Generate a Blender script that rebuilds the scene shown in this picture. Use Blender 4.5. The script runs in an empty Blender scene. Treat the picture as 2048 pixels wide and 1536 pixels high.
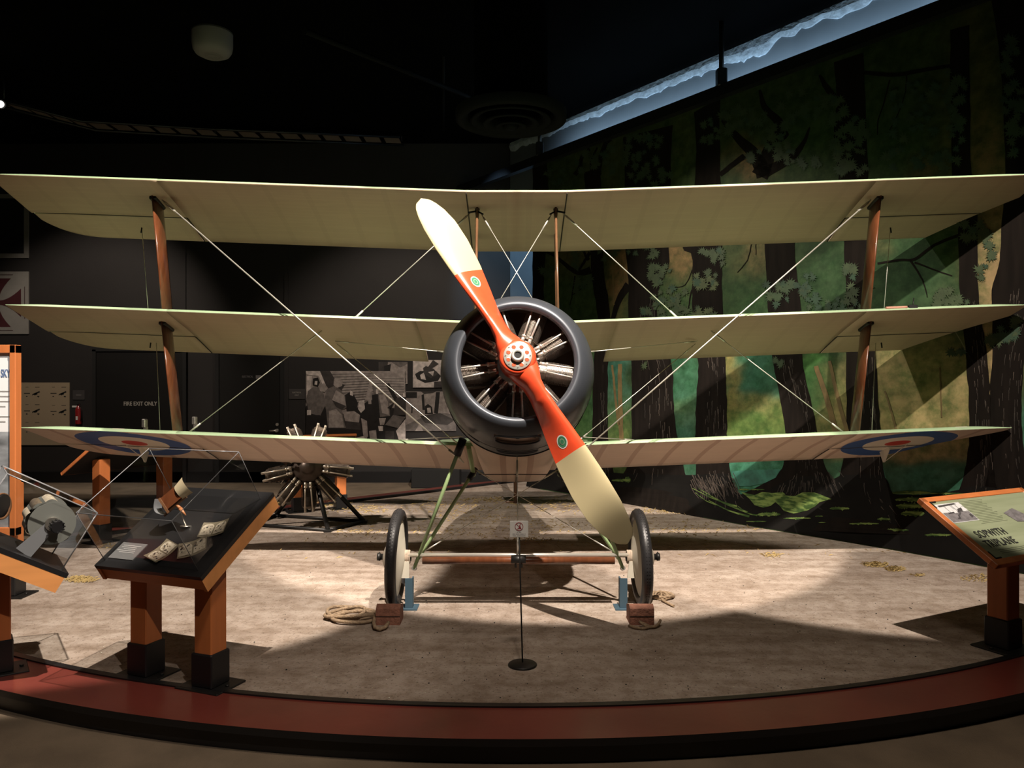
import bpy, math, random
from mathutils import Vector, Matrix, noise
random.seed(7)
C = bpy.context.scene.collection
PI = math.pi
sin, cos = math.sin, math.cos
V = Vector

# ------------------------------------------------------------------ materials
MATS = {}
def mat(name, col, rough=0.6, metal=0.0, var=0.0, vscale=6.0, col2=None, bump=0.0, bscale=40.0, coat=0.0, spec=0.5,
        stretch=None, detail=4.0, emit=None, lo=0.35, hi=0.65):
    m = bpy.data.materials.new(name); m.use_nodes = True
    nt = m.node_tree; N = nt.nodes; L = nt.links
    b = N['Principled BSDF']
    b.inputs['Base Color'].default_value = (*col, 1)
    b.inputs['Roughness'].default_value = rough
    b.inputs['Metallic'].default_value = metal
    b.inputs['Specular IOR Level'].default_value = spec
    if coat:
        b.inputs['Coat Weight'].default_value = coat
        b.inputs['Coat Roughness'].default_value = 0.12
    src = None
    if var or col2 or bump:
        tc = N.new('ShaderNodeTexCoord'); mp = N.new('ShaderNodeMapping')
        if stretch: mp.inputs['Scale'].default_value = stretch
        L.new(tc.outputs['Object'], mp.inputs['Vector']); src = mp.outputs['Vector']
    if var or col2:
        n = N.new('ShaderNodeTexNoise'); n.inputs['Scale'].default_value = vscale; n.inputs['Detail'].default_value = detail
        L.new(src, n.inputs['Vector'])
        r = N.new('ShaderNodeValToRGB')
        c2 = col2 if col2 else tuple(max(0, c * (1 - var)) for c in col)
        r.color_ramp.elements[0].position = lo; r.color_ramp.elements[0].color = (*c2, 1)
        r.color_ramp.elements[1].position = hi; r.color_ramp.elements[1].color = (*col, 1)
        L.new(n.outputs['Fac'], r.inputs['Fac']); L.new(r.outputs['Color'], b.inputs['Base Color'])
    if bump:
        n2 = N.new('ShaderNodeTexNoise'); n2.inputs['Scale'].default_value = bscale; n2.inputs['Detail'].default_value = 5
        L.new(src, n2.inputs['Vector'])
        bp = N.new('ShaderNodeBump'); bp.inputs['Strength'].default_value = bump; bp.inputs['Distance'].default_value = 0.02
        L.new(n2.outputs['Fac'], bp.inputs['Height']); L.new(bp.outputs['Normal'], b.inputs['Normal'])
    if emit:
        b.inputs['Emission Color'].default_value = (*emit[0], 1); b.inputs['Emission Strength'].default_value = emit[1]
    MATS[name] = m
    return m

def acrylic(name):
    m = bpy.data.materials.new(name); m.use_nodes = True
    nt = m.node_tree; N = nt.nodes; L = nt.links
    N.remove(N['Principled BSDF'])
    out = N['Material Output']
    t = N.new('ShaderNodeBsdfTransparent'); t.inputs['Color'].default_value = (.93, .94, .94, 1)
    g = N.new('ShaderNodeBsdfGlossy'); g.inputs['Roughness'].default_value = 0.03; g.inputs['Color'].default_value = (1, 1, 1, 1)
    f = N.new('ShaderNodeFresnel')
    ge = N.new('ShaderNodeNewGeometry'); mr = N.new('ShaderNodeMapRange'); mr.inputs['To Min'].default_value = 1.45; mr.inputs['To Max'].default_value = 1 / 1.45
    L.new(ge.outputs['Backfacing'], mr.inputs['Value']); L.new(mr.outputs['Result'], f.inputs['IOR'])
    mx = N.new('ShaderNodeMixShader')
    L.new(f.outputs[0], mx.inputs[0]); L.new(t.outputs[0], mx.inputs[1]); L.new(g.outputs[0], mx.inputs[2])
    L.new(mx.outputs[0], out.inputs['Surface'])
    MATS[name] = m
    return m

# ------------------------------------------------------------------ mesh builder
class MB:
    def __init__(s): s.v = []; s.f = []; s.m = []; s.sm = []
    def add(s, vs, fs, m=0, smooth=False):
        o = len(s.v); s.v += [tuple(p) for p in vs]
        for f in fs: s.f.append([i + o for i in f]); s.m.append(m); s.sm.append(smooth)
        return o
    def box(s, c, size, R=None, m=0):
        x, y, z = size[0] / 2, size[1] / 2, size[2] / 2
        vs = [V((a * x, b * y, d * z)) for a in (-1, 1) for b in (-1, 1) for d in (-1, 1)]
        if R is not None: vs = [R @ p for p in vs]
        c = V(c); vs = [p + c for p in vs]
        s.add(vs, [(0, 1, 3, 2), (4, 6, 7, 5), (0, 4, 5, 1), (2, 3, 7, 6), (0, 2, 6, 4), (1, 5, 7, 3)], m)
    def bbox(s, c, size, bev=0.01, R=None, m=0):
        # box with chamfered vertical and horizontal edges
        x, y, z = size[0] / 2, size[1] / 2, size[2] / 2; b = bev
        rings = []
        for zz, ins in ((-z, b), (-z + b, 0), (z - b, 0), (z, b)):
            X, Y = x - ins, y - ins
            rings.append([V(p) for p in ((-X + b, -Y, zz), (X - b, -Y, zz), (X, -Y + b, zz), (X, Y - b, zz), (X - b, Y, zz), (-X + b, Y, zz), (-X, Y - b, zz), (-X, -Y + b, zz))])
        vs = [p for r in rings for p in r]
        if R is not None: vs = [R @ p for p in vs]
        c = V(c); vs = [p + c for p in vs]
        fs = [tuple(range(7, -1, -1)), tuple(range(24, 32))]
        for k in range(3):
            for i in range(8):
                j = (i + 1) % 8; fs.append((k * 8 + i, k * 8 + j, k * 8 + 8 + j, k * 8 + 8 + i))
        s.add(vs, fs, m)
    def tube(s, p0, p1, r, n=12, r1=None, m=0, caps=True, flat=1.0, up=None):
        p0, p1 = V(p0), V(p1); d = (p1 - p0)
        if d.length < 1e-6: return
        d.normalize(); a = V(up) if up is not None else (V((0, 0, 1)) if abs(d.z) < .9 else V((1, 0, 0)))
        u = d.cross(a).normalized(); w = u.cross(d).normalized(); r1 = r if r1 is None else r1
        vs = []
        for p, q in ((p0, r), (p1, r1)):
            for i in range(n):
                t = 2 * PI * i / n; vs.append(p + u * (cos(t) * q) + w * (sin(t) * q * flat))
        fs = [(i, (i + 1) % n, n + (i + 1) % n, n + i) for i in range(n)]
        s.add(vs, fs, m, True)
        if caps:
            s.add(vs[:n], [tuple(range(n - 1, -1, -1))], m); s.add(vs[n:], [tuple(range(n))], m)
    def path(s, pts, r, n=8, m=0, closed=False):
        pts = [V(p) for p in pts]; rings = []; K = len(pts); prev = None
        for i, p in enumerate(pts):
            a = pts[(i - 1) % K] if (closed or i > 0) else p; b = pts[(i + 1) % K] if (closed or i < K - 1) else p
            d = (b - a).normalized()
            u = d.cross(V((0, 0, 1))) if prev is None else prev - d * prev.dot(d)
            if u.length < 1e-4: u = d.cross(V((1, 0, 0)))
            u.normalize(); prev = u; w = d.cross(u)
            rr = r(i / (K - 1)) if callable(r) else r
            rings.append([p + u * (cos(2 * PI * k / n) * rr) + w * (sin(2 * PI * k / n) * rr) for k in range(n)])
        vs = [q for g in rings for q in g]; fs = []
        for i in range(K if closed else K - 1):
            j = (i + 1) % K
            for k in range(n):
                l = (k + 1) % n; fs.append((i * n + k, i * n + l, j * n + l, j * n + k))
        s.add(vs, fs, m, True)
        if not closed:
            s.add(rings[0], [tuple(range(n - 1, -1, -1))], m); s.add(rings[-1], [tuple(range(n))], m)
    def lathe(s, prof, n=48, M=None, m=0, closed=False, smooth=True, skip=None):
        # profile of (radius, axial) turned round local Z
        vs = []; K = len(prof)
        for i in range(n):
            t = 2 * PI * i / n
            for r, z in prof:
                p = V((r * cos(t), r * sin(t), z)); vs.append(M @ p if M else p)
        fs = []
        for i in range(n):
            j = (i + 1) % n
            for k in range(K if closed else K - 1):
                l = (k + 1) % K
                if skip and skip(2 * PI * (i + .5) / n, k): continue
                fs.append((i * K + k, j * K + k, j * K + l, i * K + l))
        s.add(vs, fs, m, smooth)
    def prism(s, pts, d, m=0, base=None):
        # polygon (3D points) extruded by vector d
        n = len(pts); pts = [V(p) for p in pts]; d = V(d)
        s.add(pts + [p + d for p in pts], [tuple(range(n - 1, -1, -1)), tuple(range(n, 2 * n))] + [(i, (i + 1) % n, n + (i + 1) % n, n + i) for i in range(n)], m)
    def poly(s, pts, m=0): s.add(pts, [tuple(range(len(pts)))], m)
    def quadstrip(s, A, B, m=0, smooth=False):
        n = len(A); s.add(list(A) + list(B), [(i, i + 1, n + i + 1, n + i) for i in range(n - 1)], m, smooth)
    def build(s, name, mats, parent=None, M=None, fix=True):
        me = bpy.data.meshes.new(name); me.from_pydata(s.v, [], s.f)
        if not isinstance(mats, (list, tuple)): mats = [mats]
        for x in mats: me.materials.append(x)
        me.polygons.foreach_set('material_index', s.m); me.polygons.foreach_set('use_smooth', s.sm)
        me.update(); me.validate(clean_customdata=False)
        if fix:
            import bmesh
            bm = bmesh.new(); bm.from_mesh(me); bmesh.ops.remove_doubles(bm, verts=bm.verts, dist=1e-5)
            bmesh.ops.recalc_face_normals(bm, faces=bm.faces); bm.to_mesh(me); bm.free()
        o = bpy.data.objects.new(name, me); C.objects.link(o)
        if parent is not None: o.parent = parent
        if M is not None: o.matrix_basis = M
        return o

def tag(o, label=None, cat=None, group=None, kind=None):
    if label: o['label'] = label
    if cat: o['category'] = cat
    if group: o['group'] = group
    if kind: o['kind'] = kind
    return o
def thing(name, loc, label, cat, rz=0, group=None):
    o = bpy.data.objects.new(name, None); C.objects.link(o); o.empty_display_size = .1
    o.location = loc; o.rotation_euler = (0, 0, rz)
    return tag(o, label, cat, group)
def Rx(a): return Matrix.Rotation(a, 3, 'X')
def Ry(a): return Matrix.Rotation(a, 3, 'Y')
def Rz(a): return Matrix.Rotation(a, 3, 'Z')
def T(*p): return Matrix.Translation(V(p))
def text_mesh(txt, size, M, name, m, parent=None, bold=0.0, ext=0.0006, align='LEFT', space=1.0, sx=1.0):
    cu = bpy.data.curves.new(name, 'FONT'); cu.body = txt; cu.size = size; cu.extrude = ext; cu.offset = bold
    cu.align_x = align; cu.space_character = space
    o = bpy.data.objects.new(name, cu); C.objects.link(o)
    dg = bpy.context.evaluated_depsgraph_get(); me = bpy.data.meshes.new_from_object(o.evaluated_get(dg))
    bpy.data.objects.remove(o); bpy.data.curves.remove(cu)
    me.materials.clear(); me.materials.append(m)
    me.transform(M @ Matrix.Diagonal((sx, 1, 1, 1)))
    r = bpy.data.objects.new(name, me); C.objects.link(r); r.parent = parent
    return r

# ------------------------------------------------------------------ camera
HC = 1.54; F = 1540.0
cam = bpy.data.cameras.new('camera'); co = bpy.data.objects.new('camera', cam); C.objects.link(co)
co.location = (0, 0, HC); co.rotation_euler = (PI / 2, 0, 0); cam.sensor_width = 36; cam.lens = F / 2048 * 36
cam.clip_start = .05; cam.clip_end = 100
bpy.context.scene.camera = co
def at(px, py, Y):            # point at depth Y that the photograph shows at (px, py)
    return V(((px - 1024) / F * Y, Y, HC + (768 - py) / F * Y))
def gnd(px, py, z=0.0):       # point on the ground
    Y = F * (HC - z) / (py - 768); return V(((px - 1024) / F * Y, Y, z))

# ------------------------------------------------------------------ palette
m_green = mat('wing_green', (.35, .49, .29), .55, var=.12, vscale=4, bump=.05, bscale=30)
m_strut_green = mat('strut_green', (.30, .42, .20), .35, var=.15, vscale=9)
m_varn = mat('varnished_wood', (.17, .055, .022), .28, var=.35, vscale=5, stretch=(6, 6, .6), coat=.5)
m_brown = mat('brown_wood', (.20, .10, .05), .3, var=.3, vscale=8, coat=.3)
m_red = mat('propeller_red', (.82, .085, .03), .3, var=.10, vscale=14, coat=.5)
m_cream = mat('propeller_cream', (.50, .43, .25), .38, var=.03, vscale=6, coat=.4)
m_steel = mat('bare_steel', (.62, .58, .52), .32, metal=.9, var=.25, vscale=30)
m_fin = mat('finned_steel', (.33, .28, .24), .42, metal=.7, var=.3, vscale=25)
m_bright = mat('bright_steel', (.88, .84, .76), .28, metal=.7)
m_wire = mat('bracing_steel', (.72, .70, .62), .35, metal=.6)
m_dark = mat('dark_metal', (.02, .019, .018), .45, metal=.4, var=.3)
m_black = mat('black_satin', (.009, .009, .010), .38)
m_blackmat = mat('black_matte', (.010, .010, .010), .8)
m_rubber = mat('tyre_rubber', (.022, .021, .022), .42, var=.3, vscale=20)
m_cowl = mat('cowl_blue_grey', (.066, .074, .088), .40, metal=.35, var=.08, vscale=5, coat=.12)
m_inner = mat('cowl_inside', (.24, .175, .135), .75)
m_linen = mat('wheel_linen', (.62, .58, .48), .7, var=.08)
m_orange = mat('orange_wood', (.56, .175, .052), .42, var=.16, vscale=3, stretch=(5, 5, .5))
m_orange_lt = mat('orange_wood_edge', (.66, .28, .09), .42, var=.16, vscale=3, stretch=(.5, 5, 5))
m_acr = acrylic('clear_acrylic')
m_acredge = mat('acrylic_edge', (.20, .205, .215), .2, coat=.5)
m_white = mat('white_print', (.80, .80, .76), .5)
m_greenpanel = mat('sage_panel', (.27, .30, .19), .45, col2=(.22, .25, .15), vscale=2, stretch=(1, 14, 1))
m_lettering = mat('dark_lettering', (.02, .02, .018), .6)
m_grey = mat('grey_print', (.35, .34, .33), .6)
m_brick = mat('brick_red', (.30, .13, .085), .85, var=.3, vscale=25, bump=.5, bscale=60)
m_rope = mat('rope_hemp', (.42, .30, .19), .9, var=.35, vscale=60, bump=.6, bscale=150)
m_blue = mat('blue_steel', (.06, .11, .15), .5, metal=.2)
m_straw = mat('straw', (.50, .36, .14), .8, var=.4, vscale=30)
m_copper = mat('turned_wood', (.42, .17, .07), .35, coat=.4)
# ------------------------------------------------------------------ the setting
def sand_material():
    m = bpy.data.materials.new('sand_ground'); m.use_nodes = True
    nt = m.node_tree; N = nt.nodes; L = nt.links; b = N['Principled BSDF']; b.inputs['Roughness'].default_value = .95
    b.inputs['Specular IOR Level'].default_value = .1
    tc = N.new('ShaderNodeTexCoord')
    def noi(sc, det, st=(1, 1, 1), rough=.55):
        mp = N.new('ShaderNodeMapping'); mp.inputs['Scale'].default_value = st; L.new(tc.outputs['Object'], mp.inputs['Vector'])
        n = N.new('ShaderNodeTexNoise'); n.inputs['Scale'].default_value = sc; n.inputs['Detail'].default_value = det
        n.inputs['Roughness'].default_value = rough
        L.new(mp.outputs[0], n.inputs['Vector']); return n.outputs['Fac']
    def ramp(f, p0, c0, p1, c1):
        r = N.new('ShaderNodeValToRGB'); r.color_ramp.elements[0].position = p0; r.color_ramp.elements[0].color = (*c0, 1)
        r.color_ramp.elements[1].position = p1; r.color_ramp.elements[1].color = (*c1, 1); L.new(f, r.inputs['Fac']); return r.outputs['Color']
    def mul(a, c, fac=1.0):
        x = N.new('ShaderNodeMixRGB'); x.blend_type = 'MULTIPLY'; x.inputs['Fac'].default_value = fac; L.new(a, x.inputs[1]); L.new(c, x.inputs[2]); return x.outputs[0]
    base = ramp(noi(1.1, 6), .35, (.36, .295, .245), .65, (.47, .40, .34))
    sp = ramp(noi(60, 3), .30, (.45, .42, .40), .42, (1, 1, 1))
    st = ramp(noi(9, 6, (1, 1, 1), .7), .38, (.72, .68, .64), .58, (1, 1, 1))
    tr = ramp(noi(2.2, 4, (.35, 2.4, 1)), .36, (.78, .75, .72), .55, (1, 1, 1))
    c = mul(mul(mul(base, sp), st), tr); L.new(c, b.inputs['Base Color'])
    bp = N.new('ShaderNodeBump'); bp.inputs['Strength'].default_value = .55; bp.inputs['Distance'].default_value = .03
    a = N.new('ShaderNodeMath'); a.operation = 'ADD'; L.new(noi(14, 6, (1, 1, 1), .7), a.inputs[0])
    q = N.new('ShaderNodeMath'); q.operation = 'MULTIPLY'; q.inputs[1].default_value = 2.2; L.new(noi(2.0, 4), q.inputs[0]); L.new(q.outputs[0], a.inputs[1])
    L.new(a.outputs[0], bp.inputs['Height']); L.new(bp.outputs[0], b.inputs['Normal'])
    return m
m_sand = sand_material()
m_carpet = mat('brown_carpet', (.22, .165, .11), .95, var=.3, vscale=3, bump=.4, bscale=220)
m_wall = mat('charcoal_wall', (.020, .0175, .017), .75, var=.12, vscale=2, bump=.05, bscale=50)
m_bluewall = mat('slate_blue_wall', (.13, .155, .175), .85, spec=.1, var=.12, vscale=2)
m_ceil = mat('black_ceiling', (.003, .003, .0032), .95, spec=.03, var=.3, vscale=2)
m_curb = mat('oxblood_curb', (.19, .040, .030), .30, var=.22, vscale=2.2, bump=.03, bscale=15, coat=.15)
m_foam = mat('sprayed_fireproofing', (.50, .60, .68), .95, var=.3, vscale=10, bump=1.0, bscale=14)
m_door = mat('black_door', (.009, .0085, .008), .5, var=.15, vscale=2)

ACX, ACY, AR = 0.03, 9.87, 6.20       # circle of the front curb
def arc(r, t): return (ACX + r * sin(t), ACY - r * cos(t))
T0, T1 = -1.02, .80
def arcpts(r, z, n=120): return [V((*arc(r, T0 + (T1 - T0) * i / n), z)) for i in range(n + 1)]

b = MB(); b.add([(-11, -5, -.12), (9, -5, -.12), (9, 14, -.12), (-11, 14, -.12)], [(0, 1, 2, 3)]); b.add([(-11, -5, -.2), (9, -5, -.2), (9, 14, -.2), (-11, 14, -.2)], [(3, 2, 1, 0)])
tag(b.build('floor', m_carpet, fix=False), kind='structure')
# stage ground of packed sand inside the curb, back edge follows the rear curb
back = [V((5.35, 4.75, 0)), V((5.35, 11.5, 0)), V((.62, 12.45, 0)), V((-.3, 11.75, 0)), V((-1.2, 10.85, 0)), V((-2.15, 9.95, 0)), V((-3.0, 9.05, 0)), V((-4.1, 7.85, 0)), V((-5.05, 6.75, 0))]
front = arcpts(AR, 0)
import bmesh
rim = front + back
b = MB(); b.poly(rim)
b.quadstrip(rim + [rim[0]], [V((p.x, p.y, -.12)) for p in rim + [rim[0]]])
tag(b.build('floor', m_sand, fix=False), kind='structure').name = 'floor_stage'
# front curb
b = MB()
A = arcpts(AR + .018, .004); B_ = arcpts(AR + .34, .004); D_ = arcpts(AR + .34, -.03); E_ = arcpts(AR + .018, -.03)
b.quadstrip(B_, A, 0); b.quadstrip(D_, B_, 1); b.quadstrip(E_, D_, 1)
b.quadstrip(arcpts(AR + .30, -.02), arcpts(AR + .30, -.12), 1)
tag(b.build('trim_1', [m_curb, m_black], fix=False), kind='structure')
b = MB(); b.quadstrip(arcpts(AR + .02, .012), arcpts(AR - .02, .012)); b.quadstrip(arcpts(AR + .02, 0), arcpts(AR + .02, .012)); b.quadstrip(arcpts(AR - .02, .012), arcpts(AR - .02, 0))
tag(b.build('trim_2', m_black, fix=False), kind='structure')
# rear curb
bk = [V(p) for p in ((-5.35, 6.45, 0), (-4.1, 7.87, 0), (-3.0, 9.07, 0), (-2.15, 9.97, 0), (-1.2, 10.87, 0), (-.3, 11.75, 0), (.62, 12.45, 0))]
off = V((-.70, .72, 0)).normalized()
b = MB()
zz = V((0, 0, .005))
b.quadstrip([p + zz * 6 for p in bk], [p + off * .05 + zz * 6 for p in bk], 1); b.quadstrip([p for p in bk], [p + zz * 6 for p in bk], 1)
b.quadstrip([p + off * .05 + zz for p in bk], [p + off * .36 + zz for p in bk], 0)
b.quadstrip([p + off * .36 + zz for p in bk], [p + off * .36 - V((0, 0, .12)) for p in bk], 1)
tag(b.build('trim_3', [m_curb, m_black], fix=False), kind='structure')
# walls and ceiling
ZC = 5.6; YB = 13.0
def wall(name, p, q, m, z0=-.12, z1=ZC, th=.1):
    p, q = V((*p, 0)), V((*q, 0)); d = (q - p).normalized(); n = V((-d.y, d.x, 0)) * th
    b = MB(); b.prism([p + V((0, 0, z0)), q + V((0, 0, z0)), q + V((0, 0, z1)), p + V((0, 0, z1))], n)
    return tag(b.build(name, m), kind='structure')
wall('wall_back', (-11, YB), (-.03, YB), m_wall)
RW = lambda x: 12.96 - 1.356 * x
wall('wall_right', (-.03, RW(-.03)), (8.0, RW(8.0)), m_bluewall)
wall('wall_left', (-11, -5), (-11, YB), m_wall)
wall('wall_front', (9, -5), (-11, -5), m_wall)
wall('wall_side', (8.0, RW(8.0)), (9, -5), m_wall)
b = MB(); b.box((-1, 4.5, ZC + .05), (20.4, 19.4, .1)); tag(b.build('ceiling', m_ceil), kind='structure')
# rough sprayed band along the top of the right wall
b = MB(); n = 260; A = []; B_ = []; C_ = []; D_ = []
for i in range(n + 1):
    x = -.02 + 6.6 * i / n; y = RW(x); nn = V((-.805, -.593, 0))
    h = .14 + .07 * noise.noise(V((x * 1.7, 3, 0))) + .05 * noise.noise(V((x * 9, 0, 0))) + .02 * noise.noise(V((x * 37, 0, 0)))
    if 2.75 < x < 3.2: h += .12 * (noise.noise(V((x * 6, 9, 0))) + .35)
    h = max(.05, h); o = nn * (.02 + .012 * noise.noise(V((x * 20, 5, 0)))); p = V((x, y, 0)) + o
    A.append(p + V((0, 0, ZC - .001))); B_.append(p + nn * .02 + V((0, 0, ZC - h * .5))); C_.append(p + V((0, 0, ZC - h))); D_.append(V((x, y, ZC - h)))
b.quadstrip(A, B_, 0, True); b.quadstrip(B_, C_, 0, True); b.quadstrip(C_, D_, 0, True)
tag(b.build('trim_4', m_foam, fix=False), kind='structure')
# grey seam strips on the back wall
b = MB()
for px, w in ((370, .04), (573, .07)):
    p = at(px, 768, YB); b.box((p.x, YB - .012, 2.7), (w, .02, 5.6))
tag(b.build('trim_5', m_wall), kind='structure')
b = MB(); b.box((-5.5, YB - .02, -.03), (10.9, .04, .18)); tag(b.build('baseboard_back', m_black), kind='structure')

# doors in the back wall
def door(name, px0, px1, ytop, handle):
    a = at(px0, ytop, YB); c = at(px1, ytop, YB); w = c.x - a.x; cx = (a.x + c.x) / 2; h = a.z + .12
    b = MB(); b.bbox((cx, YB - .02, -.12 + h / 2), (w, .04, h), .006)
    d = tag(b.build(name, m_door), kind='structure')
    f = MB(); t = .06
    for s in (-1, 1): f.box((cx + s * (w / 2 + t / 2), YB - .03, -.12 + h / 2), (t, .06, h + t))
    f.box((cx, YB - .03, -.12 + h + t / 2), (w + 2 * t, .06, t)); f.build('door_frame', m_blackmat, d)
    if handle:
        k = MB(); p = at(handle[0], handle[1], YB - .06); k.tube((p.x, YB - .04, p.z), (p.x, YB - .10, p.z), .028, 16); k.tube((p.x, YB - .09, p.z), (p.x - .12, YB - .09, p.z - .005), .013, 10)
        k.build('door_handle', m_bright, d)
        k = MB(); q = at(handle[0], handle[1] - 12, YB - .06); k.tube((q.x, YB - .04, q.z), (q.x, YB - .06, q.z), .025, 16); k.build('deadbolt', m_bright, d)
    return d
d1 = door('door_1', 195, 368, 703, None)
d2 = door('door_2', 440, 562, 703, (554, 861))
TM = lambda p, s=1: T(p.x, p.y, p.z) @ Matrix.Rotation(PI / 2, 4, 'X')
m_signtxt = mat('pale_lettering', (.42, .40, .36), .6)
m_dimtxt = mat('dim_lettering', (.16, .15, .15), .6)
text_mesh('FIRE EXIT ONLY', .094, TM(at(247, 811, YB - .045)), 'lettering', m_signtxt, d1, bold=.0022, sx=.84)
text_mesh('ELECTRICAL', .045, TM(at(484, 755, YB - .045)), 'lettering', m_dimtxt, d2, bold=.001, sx=.75)
b = MB(); p = at(517, 754, YB - .046); b.box(p, (.09, .008, .06)); b.build('door_label', m_dimtxt, d2)
# ------------------------------------------------------------------ the triplane
TILT = math.radians(-16); HUB = V((.036, 4.90, 1.73)); PX = .045
MP = Matrix.Translation(HUB) @ Matrix.Rotation(TILT, 4, 'X')   # plane frame: x right, y aft, z up, origin at the propeller hub
MPi = MP.inverted()
BASE = V((PX, 5.35, 0))
plane = thing('triplane', BASE, 'fabric-covered triplane with red and cream propeller, parked nose-up on the sandy stage', 'airplane')
ML = Matrix.Translation(-BASE) @ MP
def W(x, y, z): return MPi @ V((x, y, z))     # world -> plane frame
def pbuild(b, name, mats, parent=None, **k):
    if parent is None or parent is plane: return b.build(name, mats, plane, ML, **k)
    return b.build(name, mats, parent, None, **k)

def wing_material(name, roundel, ribs=.31, base=(.47, .322, .235), rib=(.37, .25, .18)):
    m = bpy.data.materials.new(name); m.use_nodes = True
    nt = m.node_tree; N = nt.nodes; L = nt.links; b = N['Principled BSDF']; b.inputs['Roughness'].default_value = .5
    tc = N.new('ShaderNodeTexCoord'); sx = N.new('ShaderNodeSeparateXYZ'); L.new(tc.outputs['Object'], sx.inputs[0])
    def M(op, a, c=None):
        n = N.new('ShaderNodeMath'); n.operation = op
        for i, q in enumerate((a, c)):
            if q is None: continue
            if isinstance(q, (int, float)): n.inputs[i].default_value = q
            else: L.new(q, n.inputs[i])
        return n.outputs[0]
    def mix(f, a, c):
        n = N.new('ShaderNodeMixRGB')
        if isinstance(f, float): n.inputs[0].default_value = f
        else: L.new(f, n.inputs[0])
        for i, q in ((1, a), (2, c)):
            if isinstance(q, tuple): n.inputs[i].default_value = (*q, 1)
            else: L.new(q, n.inputs[i])
        return n.outputs[0]
    ax = M('ABSOLUTE', sx.outputs[0])
    fr = M('FRACT', M('DIVIDE', M('SUBTRACT', ax, .39), ribs))
    tape = M('LESS_THAN', fr, .15)
    n = N.new('ShaderNodeTexNoise'); n.inputs['Scale'].default_value = 2.5; n.inputs['Detail'].default_value = 5
    L.new(tc.outputs['Object'], n.inputs['Vector'])
    w = N.new('ShaderNodeTexNoise'); w.inputs['Scale'].default_value = 3; w.inputs['Detail'].default_value = 3
    mp = N.new('ShaderNodeMapping'); mp.inputs['Scale'].default_value = (.4, 9, 1); L.new(tc.outputs['Object'], mp.inputs[0]); L.new(mp.outputs[0], w.inputs['Vector'])
    c = mix(n.outputs['Fac'], tuple(x * .90 for x in base), tuple(min(1, x * 1.08) for x in base))
    c = mix(M('MULTIPLY', M('GREATER_THAN', w.outputs['Fac'], .54), .18), c, tuple(x * 1.18 for x in base))
    c = mix(M('MULTIPLY', tape, .75 if roundel else .22), c, rib)
    if roundel:
        dx = M('SUBTRACT', ax, 3.34); dy = M('SUBTRACT', sx.outputs[1], roundel)
        d = M('SQRT', M('ADD', M('MULTIPLY', dx, dx), M('MULTIPLY', dy, dy)))
        c = mix(M('LESS_THAN', d, .465), c, (.035, .085, .24)); c = mix(M('LESS_THAN', d, .285), c, (.60, .54, .44)); c = mix(M('LESS_THAN', d, .105), c, (.42, .035, .025))
    L.new(c, b.inputs['Base Color'])
    tr = N.new('ShaderNodeBsdfTranslucent'); L.new(c, tr.inputs[0])
    return m
m_under = wing_material('underside_linen', None)
m_under_low = wing_material('lower_wing_linen', 1.505 + .46, base=(.57, .44, .345), rib=(.37, .245, .185))
m_seam = mat('seam_dark', (.03, .022, .015), .8)

CH = .99
def upper(s): return .165 * math.sqrt(max(s, 0)) * (1 - s) + .0
def lower(s): return -.035 * math.sqrt(max(s, 0)) * (1 - s) ** 4 + .05 * s * (1 - s)
class Wing:
    def __init__(w, f, u, inc, half, dih=2.35, flat=0.0, te=.55):
        w.f, w.u, w.inc, w.half, w.dih, w.flat = f, u, math.radians(inc), half, math.tan(math.radians(dih)), flat
    def lift(w, x): return max(0, abs(x) - w.flat) * w.dih
    def te(w, x):
        a = abs(x); x0 = w.half - .60
        if a <= x0: return 1.0
        k = min(1, (a - x0) / .60); return .56 + .44 * math.sqrt(max(0, 1 - k ** 3.6))
    def pt(w, x, s, h):     # plane-frame point for chord fraction s and height h above the chord line
        y = s * CH; z = h
        return V((x, -w.f + y * cos(w.inc) + z * sin(w.inc), w.u + w.lift(x) - y * sin(w.inc) + z * cos(w.inc)))
    def thick(w, x):
        a = abs(x); return 1.0 if a < w.half - .35 else max(.25, 1 - .75 * ((a - w.half + .35) / .35) ** 2)
    def patch(w, b, xs, s0, s1, nf=14):
        up = []; lo = []
        for x in xs:
            a, c = s0(x), s1(x); t = w.thick(x)
            ss = [a + (c - a) * ((i / nf) ** 1.7 if a < .01 else i / nf) for i in range(nf + 1)]
            scal = .92 + .0 * t
            up.append([w.pt(x, s, upper(s) * t * (1 + .0 * scal) + .0015) for s in ss]); lo.append([w.pt(x, s, lower(s) * t - .0015) for s in ss])
        n = nf + 1; K = len(xs)
        def grid(R, m):
            b.add([p for r in R for p in r], [(i * n + j, i * n + j + 1, i * n + n + j + 1, i * n + n + j) for i in range(K - 1) for j in range(nf)], m, True)
        grid(up, 0); grid(lo, 1)
        for e in (0, -1): b.add(up[e] + lo[e], [(j, j + 1, n + j + 1, n + j) for j in range(nf)], 1)
        for e in (0, -1):
            b.add([r[e] for r in up] + [r[e] for r in lo], [(i, i + 1, K + i + 1, K + i) for i in range(K - 1)], 0 if e == 0 else 1, True)
def lin(a, c, n): return [a + (c - a) * i / n for i in range(n + 1)]
XA = 2.79; SH = .60
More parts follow.
